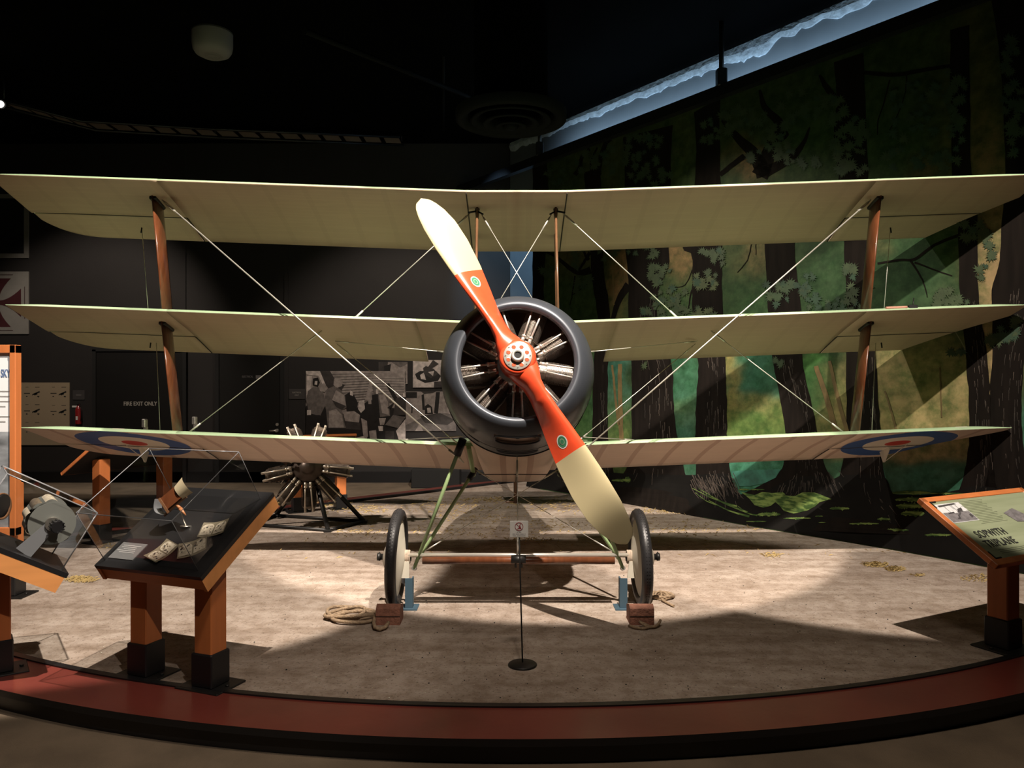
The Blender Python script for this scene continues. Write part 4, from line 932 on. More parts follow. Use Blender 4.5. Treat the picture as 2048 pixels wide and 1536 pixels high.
def stereo_card(x, y, ang, lab, w=.135, h=.118):
    o = thing('stereo_card', Wc(x, y, .020), lab, 'photo card', group='stereo cards in the black case'); o.rotation_euler = (RC @ Rz(ang)).to_euler()
    b = MB(); n = 12
    for m_, x0, x1, y0, y1, dz in ((0, -w / 2, w / 2, -h / 2, h / 2, 0),):
        A = [V((x0 + (x1 - x0) * i / n, y0, .004 + .012 * (2 * i / n - 1) ** 2)) for i in range(n + 1)]; B = [V((p.x, y1, p.z)) for p in A]
        b.quadstrip(A, B, 0, True); b.quadstrip([p - V((0, 0, .0015)) for p in B], [p - V((0, 0, .0015)) for p in A], 0, True)
    b.build('card', m_cardb, o, fix=False)
    b = MB()
    for s in (-1, 1):
        cx = s * w * .245; hw, hh = w * .215, h * .40; pts = []
        for i in range(17):
            a = PI * i / 16; pts.append((cx + hw * cos(a), hh * .35 + hh * .60 * sin(a)))
        pts += [(cx - hw, -hh), (cx + hw, -hh)]
        b.poly([V((px, py, .0062 + .012 * (2 * px / w) ** 2 * .9)) for px, py in pts], 0)
        rr = random.Random(int(ang * 100) + 5)
        for k in range(14):
            px, py = cx + rr.uniform(-.75, .75) * hw, rr.uniform(-.8, .7) * hh; r_ = rr.uniform(.05, .16) * w * .5
            b.poly([V((px + r_ * cos(a_ * PI / 3.5), py + r_ * .7 * sin(a_ * PI / 3.5), .0072 + .012 * (2 * px / w) ** 2 * .9)) for a_ in range(7)], rr.choice((1, 1, 2)))
    b.build('print', [m_sepl, m_sepia, m_lettering], o, fix=False)
    return o
def tray_xy(px, py):   # tray-plane point seen at a photo pixel, in tray coordinates
    d = V(((px - 1024) / F, 1, (768 - py) / F)); o_ = V((0, 0, HC)); P0 = Wc(0, 0, .02); nn = RC @ V((0, 0, 1)); t = (P0 - o_).dot(nn) / d.dot(nn); q = o_ + d * t
    l = RC.transposed() @ (q - P0); return l.x, l.y
x, y = tray_xy(325, 1105); stereo_card(x, y, 1.25, 'curled stereo photo card nearest the text plate in the black case')
x, y = tray_xy(387, 1097); stereo_card(x, y, .62, 'brightest stereo photo card, middle of the three in the black case', .145, .122)
x, y = tray_xy(429, 1059); stereo_card(x, y, .35, 'dark stereo photo card farthest from the front edge of the black case', .140, .112)
x, y = tray_xy(256, 1102)
o = thing('text_plate', Wc(x, y, .0172), 'flat grey caption plate lying in the low left corner of the black case', 'label'); o.rotation_euler = RC.to_euler()
b = MB(); b.box((0, 0, .002), (.165, .115, .004)); b.build('plate', m_plate, o)
b = MB()
for i in range(5): b.box((-.012 * (i % 2), .036 - i * .012, .0046), (.12 - .02 * (i % 3), .0035, .0008))
b.build('caption_lines', m_grey, o)
# stereoscope
x, y = tray_xy(372, 1052)
o = thing('stereoscope', Wc(x, y, .018), 'wooden hand stereoscope with cream curved hood, at the back of the black case', 'stereoscope')
sc0 = at(345, 997, Wc(x, y, .018).y - .02) - o.location
FA = V((.76, .05, .65)); FN = V((.05, -.90, .42)); FN = (FN - FA.normalized() * FN.dot(FA.normalized())).normalized(); FA.normalize(); FW = FN.cross(FA)
MS = Matrix((FA, FW, FN)).transposed()
def S3(a, w, n): return sc0 + MS @ V((a, w, n))
b = MB(); b.box(S3(-.005, 0, 0), (.105, .075, .035), MS); b.build('viewer_body', m_varn, o)
b = MB(); A = []; B = []
for i in range(15):
    t = -1.1 + 2.2 * i / 14; A.append(S3(.045, .048 * sin(t), -.012 + .040 * cos(t))); B.append(S3(.108, .060 * sin(t), -.012 + .052 * cos(t)))
b.quadstrip(A, B, 0, True); b.quadstrip([p - FN * .003 for p in B], [p - FN * .003 for p in A], 0, True); b.build('hood', mat('hood_cream', (.55, .46, .30), .55), o, fix=False)
b = MB(); A = [S3(-.07 - .035 * sin(PI * i / 12), -.055 + .11 * i / 12, .02) for i in range(13)]; B = [p - FN * .06 + FA * .01 for p in A]; b.quadstrip(A, B, 0, True); b.build('card_holder', m_acredge, o, fix=False)
b = MB(); b.box(S3(-.01, -.045, 0), (.15, .010, .010), MS); b.box(S3(-.05, -.01, .02), (.012, .10, .006), MS); b.build('slide_bar', m_brown, o)
b = MB(); b.tube(S3(0, -.045, 0), S3(.005, -.075, -.0), .007, 14, .010); b.tube(S3(.005, -.075, 0), S3(.01, -.125, 0), .011, 14, .003); b.build('handle', m_copper, o)
b = MB(); b.tube((0, 0, 0), (0, 0, .004), .030, 20); b.tube((0, 0, .003), S3(-.0, 0, -.018), .004, 8); b.build('stand_rod', m_steel, o)

# left case with the picture drum
tilt2 = math.radians(30.5); RZ2 = math.radians(36)
B2 = V((-2.29, 3.98, 0))
case2 = thing('display_case', B2, 'tilted display case with a picture drum under its cover, at the left edge', 'display case', rz=RZ2, group='display cases on orange posts')
PT = V((0, 0, .558)); R2 = Ry(tilt2)      # local x points down the slope, local y away from the viewer
def L2(x, y, z): return PT + R2 @ V((x, y, z))
Ln2, Wd2 = .80, .56
b = MB(); b.box(L2(-Ln2 / 2, Wd2 / 2, -.012), (Ln2, Wd2, .024), R2); b.build('tray_top', m_black, case2)
b = MB()
for yy in (.012, Wd2 - .012): b.box(L2(-Ln2 / 2 - .008, yy, -.065), (Ln2, .022, .085), R2)
b.box(L2(-.02, Wd2 / 2, -.065), (.022, Wd2 - .04, .085), R2); b.box(L2(-Ln2 + .01, Wd2 / 2, -.065), (.022, Wd2 - .04, .085), R2)
b.build('tray_frame', m_orange_lt, case2)
b = MB(); b.box(L2(-Ln2 / 2, Wd2 / 2, -.09), (Ln2 - .08, Wd2 - .06, .02), R2); b.build('tray_bottom', m_blackmat, case2)
post(case2, -.29, .38, .60); post(case2, -.70, .38, .84)
def cover2():
    x0, x1, y0, y1, h = -.50, -.035, .03, .50, .325
    b = MB()
    for q in ([(x0, y0, 0), (x1, y0, 0), (x1, y0, h), (x0, y0, h)], [(x0, y1, 0), (x1, y1, 0), (x1, y1, h), (x0, y1, h)], [(x0, y0, 0), (x0, y1, 0), (x0, y1, h), (x0, y0, h)], [(x1, y0, 0), (x1, y1, 0), (x1, y1, h), (x1, y0, h)], [(x0, y0, h), (x1, y0, h), (x1, y1, h), (x0, y1, h)]): b.poly([L2(*p) for p in q])
    c = b.build('acrylic_cover', m_acr, case2, fix=False); e = MB(); P = [(x0, y0), (x1, y0), (x1, y1), (x0, y1)]
    for i in range(4):
        a, d = P[i], P[(i + 1) % 4]; w = .0035
        e.tube(L2(*a, h), L2(*d, h), w, 4); e.tube(L2(*a, 0), L2(*a, h), w, 4)
    e.build('cover_edge', m_acredge, c)
cover2()
# picture drum: disc side wall, drum with prints, arm and knob
RZM = Matrix.Rotation(RZ2, 3, 'Z')
dc = RZM @ L2(-.185, .10, .185) + B2
drum = thing('picture_drum', dc, 'grey picture drum with black knob and curled photographs, inside the left display case', 'drum viewer', rz=RZ2)
m_disc = mat('drum_grey', (.16, .165, .15), .4)
b = MB(); b.tube((0, 0, 0), (0, .006, 0), .110, 48); b.tube((0, .30, 0), (0, .306, 0), .110, 48); b.build('side_disc', m_disc, drum)
b = MB(); b.tube((0, .006, 0), (0, .30, 0), .07, 32); b.build('drum_core', m_disc, drum)
for k in range(7):
    a = math.radians(75 + k * 36); c_, s_ = cos(a), sin(a); b = MB(); A = []; B = []
    for i in range(9):
        aa = a + (i / 8) * .50; r_ = .112 + .010 * sin(PI * i / 8); A.append(V((r_ * cos(aa), .04, r_ * sin(aa)))); B.append(V((r_ * cos(aa), .27, r_ * sin(aa))))
    b.quadstrip(A, B, k % 2, True); p_ = b.build('picture', [m_sepl, m_sepia], drum, fix=False)
b = MB(); b.tube((0, -.03, 0), (0, 0, 0), .035, 24); b.tube((.012, -.045, -.006), (0, -.03, 0), .014, 14); b.build('hub', m_steel, drum)
b = MB(); b.tube((.018, -.085, -.008), (.012, -.045, -.006), .030, 14)
for k in range(12): a = 2 * PI * k / 12; b.tube((.018 + .030 * cos(a), -.085, -.008 + .030 * sin(a)), (.012 + .030 * cos(a), -.048, -.006 + .030 * sin(a)), .005, 6)
b.build('knob', m_black, drum)
foot = L2(-.229, .085, .003) - L2(-.185, .10, .185); dd = V((foot.x + .0, 0, foot.z)); nx = V((dd.z, 0, -dd.x)).normalized() * .042
b = MB(); b.prism([V((0, -.022, 0)) - nx * .6, V((0, -.022, 0)) + nx * .6, V((foot.x, -.022, foot.z)) + nx, V((foot.x, -.022, foot.z)) - nx], V((0, .006, 0))); b.build('bracket', m_acredge, drum)
# dark eyepiece at the frame edge
q = at(0, 1012, 4.1); ep = thing('viewer_eyepiece', q, 'dark round eyepiece rimmed with brown, cut by the left edge beside the picture drum', 'eyepiece')
b = MB(); b.tube((-.10, .0, .02), (.014, 0, 0), .062, 26); b.build('eyepiece_tube', m_black, ep); b = MB(); b.lathe([(.060, .010), (.070, .018), (.072, .004), (.062, -.006)], 28, T(0, 0, -.002) @ Matrix.Rotation(PI / 2, 4, 'Y')); b.build('rim', m_brown, ep)
b = MB(); zb = -.12; b.tube((-.05, 0, -.03), (-.05, 0, zb), .02, 12); b.build('stem', m_varn, ep)

# right reader rail
rr_t = V((.89, .46, 0)).normalized(); ang = math.atan2(.46, .89); rx0 = V((2.648, 4.20, 0)); RWd, RLn, rt = 1.05, .555, math.radians(33.5)
root = rx0 + rr_t * (RWd / 2)
rail2 = thing('reader_rail', (root.x, root.y, 0), 'tilted sage-green information panel in an orange frame at the right edge', 'information panel', rz=ang, group='information panels round the stage')
R3 = Rx(rt)
def L3(x, y, z): return V((-RWd / 2, 0, .548)) + R3 @ V((x, y, z))
b = MB(); b.box(L3(RWd / 2, RLn / 2, -.022), (RWd - .03, RLn - .03, .03), R3); b.build('panel_back', m_blackmat, rail2)
b = MB(); fw = .042
for (cx, cy, sx_, sy_) in ((RWd / 2, fw / 2, RWd, fw), (RWd / 2, RLn - fw / 2, RWd, fw), (fw / 2, RLn / 2, fw, RLn), (RWd - fw / 2, RLn / 2, fw, RLn)): b.bbox(L3(cx, cy, -.012), (sx_, sy_, .034), .003, R3)
b.build('panel_frame', m_orange, rail2)
b = MB(); b.box(L3(RWd / 2, RLn / 2, -.002), (RWd - 2 * fw, RLn - 2 * fw, .006), R3); face = b.build('panel_face', m_greenpanel, rail2)
b = MB()
for (cx, cy, sx_, sy_) in ((fw + .028, fw + .004, .055, .008), (fw + .004, fw + .028, .008, .055), (fw + .028, RLn - fw - .004, .055, .008), (fw + .004, RLn - fw - .028, .008, .055)): b.box(L3(cx, cy, .004), (sx_, sy_, .006), R3)
b.build('corner_clip', m_dark, rail2)
M3_ = Matrix.Translation(L3(0, 0, .0035)) @ R3.to_4x4()
text_mesh('SOPWITH', .076, M3_ @ T(.112, .200, 0), 'title_lettering', m_lettering, rail2, bold=.0008, sx=.78, space=1.1)
text_mesh('TRIPLANE', .076, M3_ @ T(.100, .126, 0), 'title_lettering', m_lettering, rail2, bold=.0008, sx=.78, space=1.1)
b = MB()
for i in range(16): b.box(L3(.40 + .10 * (i % 2) * 0, .49 - i * .0125, .0018), (.26 - .03 * (i % 3), .0022, .001), R3, m=0)
for i in range(3): b.box(L3(.40, .100 - i * .0125, .0018), (.5, .0022, .001), R3, m=0)
b.build('body_text', mat('sage_text', (.15, .17, .10), .6), rail2)
# small biplane photo printed on the panel
m_ph_sky = mat('photo_sky', (.62, .62, .62), .5); m_ph_gr = mat('photo_ground', (.20, .185, .19), .5, var=.4, vscale=40); m_ph_dk = mat('photo_dark', (.055, .05, .052), .5)
b = MB(); x0, y0, pw, ph = .052, .335, .235, .150
b.poly([L3(x0 - .004, y0 - .004, .0022), L3(x0 + pw + .004, y0 - .004, .0022), L3(x0 + pw + .004, y0 + ph + .004, .0022), L3(x0 - .004, y0 + ph + .004, .0022)], 0)
b.poly([L3(x0, y0, .0028), L3(x0 + pw, y0, .0028), L3(x0 + pw, y0 + ph * .50, .0028), L3(x0, y0 + ph * .55, .0028)], 1)
def pq(pts, m, z=.0034): b.poly([L3(x0 + pw * u, y0 + ph * v, z) for u, v in pts], m)
pq([(.12, .86), (.85, .93), (.80, 1.0), (.10, .95)], 2); pq([(.18, .45), (.82, .52), (.80, .58), (.18, .52)], 2)
for u in (.30, .55, .60, .75): pq([(u, .50), (u + .012, .50), (u + .012, .9), (u, .9)], 2)
pq([(.42, .45), (.56, .48), (.58, .62), (.50, .72), (.43, .62)], 0, .0038); pq([(.36, .18), (.42, .16), (.50, .36), (.46, .38)], 2); pq([(.30, .14), (.40, .12), (.40, .20), (.32, .22)], 2); pq([(.50, .30), (.66, .46), (.64, .50), (.49, .36)], 2); pq([(.62, .56), (.84, .60), (.86, .72), (.66, .66)], 2, .0037); pq([(.86, .14), (.97, .2), (.95, .36), (.85, .30)], 2)
b.build('panel_photograph', [m_ph_sky, m_ph_gr, m_ph_dk], rail2, fix=False)
b = MB()
for (u, v) in ((.60, .33),):
    b.poly([L3(u + a, v + c, .0030) for a, c in ((-.03, .03), (.10, .06), (.16, -.02), (.10, -.06), (.0, -.05))], 0)
b.build('panel_photograph', [m_ph_gr], rail2, fix=False)
lp = Matrix.Rotation(-ang, 3, 'Z') @ (V((2.87, 4.50, 0)) - root)
post(rail2, lp.x, lp.y, .548 + lp.y * math.tan(rt) - .085, .120); post(rail2, lp.x + .62, lp.y, .548 + lp.y * math.tan(rt) - .085, .120)

# tall panel at the left edge
tp = thing('graphic_panel', (-4.2, 5.55, 0), 'tall white and grey information panel in an orange frame at the left edge', 'information panel', group='information panels round the stage')
xr = (37 - 1024) / F * 5.5 + 4.2; zt = HC + (768 - 690) / F * 5.5; zb = .46; wl_ = 1.35
b = MB(); 
for (cx, cz, sx_, sz_) in ((xr - wl_ / 2, zt - .03, wl_, .06), (xr - wl_ / 2, zb + .03, wl_, .06), (xr - .022, (zt + zb) / 2, .044, zt - zb), (xr - wl_ + .022, (zt + zb) / 2, .044, zt - zb)): b.bbox((cx, -.05, cz), (sx_, .07, sz_), .004)
b.build('panel_frame', m_orange, tp)
m_sheet = mat('panel_white', (.78, .79, .80), .5); m_storm = mat('photo_cloud', (.34, .36, .38), .5, col2=(.10, .105, .11), vscale=3.5, stretch=(1, 1, 2.4), detail=7)
b = MB(); b.poly([(xr - wl_ + .04, -.06, (zb + zt) / 2 + .06), (xr - .04, -.06, (zb + zt) / 2 + .06), (xr - .04, -.06, zt - .05), (xr - wl_ + .04, -.06, zt - .05)], 0); b.poly([(xr - wl_ + .04, -.06, zb + .05), (xr - .04, -.06, zb + .05), (xr - .04, -.06, (zb + zt) / 2 + .06), (xr - wl_ + .04, -.06, (zb + zt) / 2 + .06)], 1)
b.build('panel_face', [m_sheet, m_storm], tp, fix=False)
b = MB(); b.box((xr - wl_ / 2, -.03, (zb + zt) / 2), (wl_ - .06, .03, zt - zb - .06)); b.build('panel_back', m_blackmat, tp)
b = MB(); b.box((xr - .052, -.075, zt - .052), (.03, .01, .012)); b.box((xr - .043, -.075, zt - .065), (.012, .01, .04)); b.build('corner_clip', m_dark, tp)
m_bluetx = mat('blue_lettering', (.10, .16, .30), .6)
q = at(2, 754, 5.49) - V((-4.2, 5.55, 0))
text_mesh('SKY', .078, T(q.x, -.063, q.z) @ Matrix.Rotation(PI / 2, 4, 'X'), 'title_lettering', m_bluetx, tp, bold=.0018, sx=.50)
b = MB()
for i, l in enumerate((.30, .36, .34, .26, 0, .30, .22)):
    if l: b.box((xr - .055 - l / 2 - (.03 if l < .3 else 0), -.062, zt - .33 - i * .036), (l, .002, .007))
b.build('body_text', m_grey, tp)
for s in (0, 1): post(tp, xr - .12 - s * 1.1, .06, zb + .35)

# rails along the rear curb seen from behind
def rear_rail(pl, pr, z, name_label, width, n_posts=2, lamps=(), group=None):
    p, q = V((*pl, 0)), V((*pr, 0)); d = (q - p); a = math.atan2(d.y, d.x); c = (p + q) / 2
    o = thing('reader_rail', (c.x, c.y, 0), name_label, 'information panel', rz=a, group='information panels round the stage')
    # visitor side is local +y; low edge there, high edge towards the stage
    Rt = Rx(math.radians(-32)); h = d.length / 2
    b = MB(); b.box((0, .05, z - .03), (width, .53, .028), Rt); b.build('panel_back', m_blackmat, o)
    b = MB()
    for yy in (-.27, .27): b.bbox(V((0, .05, z - .025)) + Rt @ V((0, yy, 0)), (width + .02, .015, .032), .003, Rt)
    for s in (-1, 1): b.bbox(V((s * width / 2, .05, z - .025)) + Rt @ V((0, 0, 0)), (.015, .55, .032), .003, Rt)
    b.build('panel_frame', m_orange, o)
    for s in ((-1, 1) if n_posts == 2 else (1,)): post(o, s * h, 0, z - .04, .115)
    for lx in lamps:
        b = MB(); hi = V((lx, .05, z)) + Rt @ V((0, -.25, .02)); b.tube(hi, hi + V((0, 0, .10)), .010, 8); b.build('lamp_stem', m_dark, o)
        b = MB(); b.bbox(hi + V((0, -.005, .155)), (.040, .05, .085), .006); b.box(hi + V((0, -.02, .10)), (.03, .03, .04)); b.build('lamp_head', m_steel, o)
    return o
rear_rail((-4.0, 7.50), (-3.68, 8.15), .84, 'information panel seen from behind, under the left tip of the lowest wing', 1.15, lamps=(-.0, .62))
rear_rail((-2.58, 9.28), (-2.12, 9.52), .80, 'orange-edged information panel just behind the engine on its stand', .80, lamps=())

# warning sign on its stand
sg_ = thing('sign_stand', gnd(1045, 1331), 'small white warning sign on a thin black pole, in front of the axle', 'sign')
b = MB(); b.lathe([(0, 0), (.078, 0), (.080, .006), (.074, .012), (.012, .018), (0, .018)], 40); b.build('base', m_dark, sg_)
zc = HC - (1057 - 768) / F * 4.22; b = MB(); b.tube((0, 0, .012), (-.018, 0, zc - .04), .0042, 8); b.build('pole', m_dark, sg_)
b = MB(); b.bbox((-.019, -.008, zc), (.101, .006, .090), .002); sp = b.build('sign_plate', m_white, sg_)
b = MB(); cx, cz = -.019, zc + .014; m_rd = mat('sign_red', (.38, .06, .07), .5)
b.path([V((cx + .0215 * cos(2 * PI * i / 32), -.0125, cz + .0215 * sin(2 * PI * i / 32))) for i in range(32)], .0016, 5, closed=True); b.tube((cx - .015, -.0125, cz + .015), (cx + .015, -.0125, cz - .015), .0013, 5)
b.path([(cx - .008, -.0118, cz - .014), (cx + .002, -.0118, cz - .004), (cx + .003, -.0118, cz + .006), (cx + .008, -.0118, cz + .014)], .0022, 5); b.bbox((cx + .005, -.0118, cz - .006), (.010, .001, .014), .0004); b.build('prohibition_symbol', m_rd, sp)
b = MB()
for i, wds in enumerate(((.006, .014), (.014, .020, .020, .006), (.018, .048))):
    tot = sum(wds) + .004 * (len(wds) - 1); x = cx - tot / 2
    for w_ in wds: b.box((x + w_ / 2, -.0115, zc - .017 - i * .0095), (w_, .0008, .0038)); x += w_ + .004
b.build('sign_text', m_grey, sp)

# chocks, steel stands, ropes
for px, lab in ((775, 'red-brown brick chock with a rope through it, at the left wheel'), (1285, 'red-brown brick chock at the right wheel, in shade')):
    q = gnd(px, 1252); ck = thing('wheel_chock', q + V((0, .09, 0)), lab, 'chock', group='wheel chocks')
    b = MB(); w_ = .155; pr = [(-.075, 0), (-.075, .105), (-.03, .125), (.075, .095), (.075, 0)]
    b.prism([V((-w_ / 2, y_, z_)) for y_, z_ in pr], V((w_, 0, 0))); b.build('block', m_brick, ck)
    b = MB(); b.box((0, -.076, .055), (w_ * 1.005, .003, .004)); b.build('joint', m_dark, ck)
for sx, lab in ((-1, 'blue-grey steel upright holding the axle beside the left wheel'), (1, 'blue-grey steel upright holding the axle beside the right wheel')):
    px = 816 if sx < 0 else 1249; q = gnd(px, 1222); st = thing('axle_stand', (q.x, 5.27, 0), lab, 'stand', group='axle stands')
    b = MB(); b.box((0, 0, .105), (.052, .010, .21)); b.box((-.022 * sx, .03, .105), (.008, .06, .21)); b.build('upright', m_blue, st)
    b = MB(); b.box((0, .03, .004), (.12, .14, .008)); b.build('foot_plate', m_blue, st)
def rope(pts, r, lab, group=None):
    b = MB(); b.path(pts, r, 8); o = b.build('rope', m_rope); tag(o, lab, 'rope', 'ropes on the ground')
q = gnd(690, 1246); pts = []; rnd = random.Random(11)
for i in range(190):
    t = i / 189; a = 2 * PI * 4.6 * t + 2.4; rx_ = .20 - .10 * abs(sin(3.1 * t * PI + .5)); ry_ = .16 - .07 * abs(cos(2.3 * t * PI))
    pts.append(V((q.x + .06 + rx_ * cos(a) + .05 * sin(7 * t) - .03, q.y + .10 + ry_ * sin(a) + .03 * cos(9 * t), .014 + .030 * t * (.5 + .5 * sin(a * 1.5)) + .012 * t)))
pts += [V((q.x + .20, q.y - .10, .03)), gnd(740, 1262, .015), gnd(762, 1262, .015), gnd(776, 1256, .02), gnd(777, 1245, .035)]
for i in range(2): pts = [pts[0]] + [(pts[k - 1] + pts[k] * 2 + pts[k + 1]) / 4 for k in range(1, len(pts) - 1)] + [pts[-1]]
rope(pts, .0115, 'coil of pale hemp rope lying left of the left wheel chock')
q = gnd(1325, 1196); pts = [V((q.x + .085 * cos(a * .62) * (1 - a * .01), q.y + .07 * sin(a * .62) + .0, .012 + .012 * (a % 5) / 5 + .010 * sin(a))) for a in range(44)]
pts += [V((q.x - .02, q.y - .10, .012)), V((q.x + .01, q.y - .19, .012)), V((q.x + .03, q.y - .24, .012))]
rope(pts, .009, 'small tangle of brown rope on the ground right of the right wheel')
q = gnd(1288, 1258); pts = [V((q.x + dx, q.y + dy, .012 + h)) for dx, dy, h in ((-.09, .03, 0), (-.05, -.02, 0), (0, -.03, 0), (.04, .0, .005), (.0, .02, .015), (-.03, .03, .03), (0, -.01, .012), (.06, -.01, 0), (.10, .03, .01), (.12, .07, .03))]
P2 = []
for i in range(len(pts) - 1):
    for k in range(4): P2.append(pts[i].lerp(pts[i + 1], k / 4))
for i in range(3): P2 = [P2[0]] + [(P2[k - 1] + P2[k] * 2 + P2[k + 1]) / 4 for k in range(1, len(P2) - 1)] + [P2[-1]]
rope(P2, .009, 'short rope end in shade at the foot of the right wheel chock')

# loose straw
b = MB(); rnd = random.Random(21)
def straw(px, py, rx, ry, n, l=.06):
    for _ in range(n):
        a, r_ = rnd.uniform(0, 2 * PI), rnd.random() ** .7; g = gnd(px + rx * r_ * cos(a), py + ry * r_ * sin(a)); t = rnd.uniform(0, PI); d = V((cos(t), sin(t), rnd.uniform(-.05, .25))) * rnd.uniform(.3, 1) * l
        p = g + V((0, 0, .004)); w = V((-sin(t), cos(t), 0)) * .0022; b.add([p - w, p + w, p + d + V((0, 0, .004)), p + d * .5 + V((0, 0, .010)) + w], [(0, 1, 3), (0, 3, 2)], 0)
for a in ((1752, 1131, 26, 5, 260, .05), (1790, 1140, 18, 5, 200, .05), (1838, 1152, 12, 2, 30, .05), (1545, 1112, 20, 5, 60), (160, 1161, 32, 6, 320, .05), (900, 1012, 130, 16, 200, .08), (1110, 1010, 90, 16, 160, .08), (940, 1038, 90, 12, 120, .06), (1100, 1055, 90, 14, 120, .07),
          (900, 1066, 150, 14, 170, .06), (720, 1066, 80, 12, 90, .06), (1380, 1060, 150, 16, 190, .06), (1330, 1022, 60, 8, 160, .06), (720, 1020, 60, 10, 160, .07), (1960, 1158, 40, 8, 90, .05), (660, 1010, 40, 8, 100, .07), (980, 1000, 60, 5, 140, .08), (240, 1095, 40, 8, 120, .05), (1060, 1080, 50, 5, 90, .05)): straw(*a)
for _ in range(420):
    straw(rnd.uniform(500, 1900), rnd.uniform(1000, 1120), 4, 1, 1, .07)
tag(b.build('straw', m_straw, fix=False), 'loose dry straw scattered over the sandy stage floor', 'straw', kind='stuff')
b = MB()
for _ in range(520):
    g = gnd(rnd.uniform(200, 2040), rnd.uniform(1125, 1400)); s = rnd.uniform(.003, .009)
    if math.hypot(g.x - ACX, g.y - ACY) > AR - .05 or any(math.hypot(g.x - u, g.y - v) < w for u, v, w in ((.06, 4.22, .12), (-.79, 5.05, .3), (.83, 5.05, .3), (-1.7, 4.0, .5), (-2.8, 4.1, .5), (2.9, 4.5, .4), (-1.1, 5.0, .35), (1.1, 5.5, .2))): continue
    b.bbox(g + V((0, 0, s * .3)), (s, s * .8, s * .6), s * .2, Rz(rnd.random() * 3), m=0 if rnd.random() < .6 else 1)
tag(b.build('pebbles', [m_dark, m_linen], fix=False), 'tiny stones and grit scattered over the sandy stage floor', 'gravel', kind='stuff')
# ------------------------------------------------------------------ engine on a stand
ec = at(616, 934, 8.35)
es = thing('engine_on_stand', (ec.x, ec.y + .15, 0), 'dark rotary engine on a black tube stand, behind the lowest wing', 'engine')
e2 = bpy.data.objects.new('rotary_engine', None); C.objects.link(e2); e2.parent = es
e2.matrix_basis = T(0, -.15, ec.z) @ Matrix.Rotation(math.radians(12), 4, 'Z') @ Matrix.Rotation(math.radians(-6), 4, 'X')
m_of = mat('oily_cylinder', (.14, .11, .085), .45, metal=.25, var=.4, vscale=20); m_orod = mat('dull_rod', (.60, .52, .42), .35, metal=.6); m_oc = mat('oily_case', (.10, .075, .06), .45, metal=.6)
engine_parts(e2, None, .46, 1.12, mats=(m_of, m_orod, m_oc), a0=-88)
b = MB(); hub = V((0, .06, ec.z)); base_ = V((es.location.x, es.location.y, 0))
F1 = [gnd(656, 1064) - base_, gnd(728, 1046) - base_, gnd(552, 1034) - base_, gnd(500, 1052) - base_]
for f_ in F1[:2] + [F1[2]] + [F1[3]]:
    b.tube(hub + V((.0, 0, -.02)), f_ + V((0, 0, .02)), .024, 12)
b.tube(hub + V((0, -.2, 0)), hub + V((0, .12, 0)), .07, 20)
st_ = b.build('stand_legs', m_dark, es)
b = MB()
for i, j in ((0, 1), (2, 1), (3, 0), (2, 3)):
    b.tube(F1[i] + V((0, 0, .02)), F1[j] + V((0, 0, .02)), .018, 10)
for f_ in F1: b.bbox(f_ + V((0, 0, .015)), (.08, .08, .03), .005)
b.build('stand_base', m_dark, es)
b = MB()
for k in range(4): b.path([hub + V((-.35 + .05 * k, -.2, -.04)), hub + V((-.42 + .04 * k, -.2, -.10 - .03 * k)), hub + V((-.40 + .05 * k, -.22, -.16))], .006, 6)
b.build('loose_fittings', m_bright, es)

# ------------------------------------------------------------------ things on the back wall
g = [mat('print_tone_%d' % i, c, .55, var=.38, vscale=16, detail=6) for i, c in enumerate(((.016, .013, .013), (.055, .046, .044), (.19, .165, .155), (.44, .38, .355), (.76, .67, .63)))]
def photo(name, box, shapes, lab, cat, group=None, base=3, Y=YB):
    x0, y0, x1, y1 = box; b = MB(); P = lambda x, y, o: at(x, y, Y - .02 - o)
    a, c = at(x0, y0, Y - .01), at(x1, y1, Y - .01); cx, cz = (a.x + c.x) / 2, (a.z + c.z) / 2
    b.box((cx, Y - .010, cz), (c.x - a.x, .02, a.z - c.z), m=base)
    for i, (m_, pts) in enumerate(shapes):
        pts = [(min(max(x, x0), x1), min(max(y, y0), y1)) for x, y in pts]
        b.poly([at(x, y, Y - .0215 - .0004 * i) for x, y in pts], m_)
    o = b.build(name, g, fix=False); return tag(o, lab, cat, group)
def rr(pts, cx=None): return pts
S = []
for i in range(13): S.append((2, [(655, 748 + i * 5.6), (760 - i * 1.5, 746 + i * 5.0), (760 - i * 1.5, 747.5 + i * 5.0), (655, 749.8 + i * 5.6)]))
S += [(4, [(612, 742), (640, 742), (636, 752), (612, 749)]), (4, [(632, 742), (640, 742), (656, 775), (650, 780)]), (4, [(614, 752), (624, 752), (620, 790), (613, 790)]), (1, [(640, 742), (660, 742), (672, 762), (690, 770), (676, 790), (654, 776)]),
 (2, [(742, 757), (812, 757), (812, 800), (735, 806)]), (3, [(730, 800), (745, 742), (810, 742), (810, 800)])]
for i in range(10): S.append((2, [(744, 756 + i * 5.2), (808, 757 + i * 5.2), (808, 758.5 + i * 5.2), (743, 757.3 + i * 5.2)]))
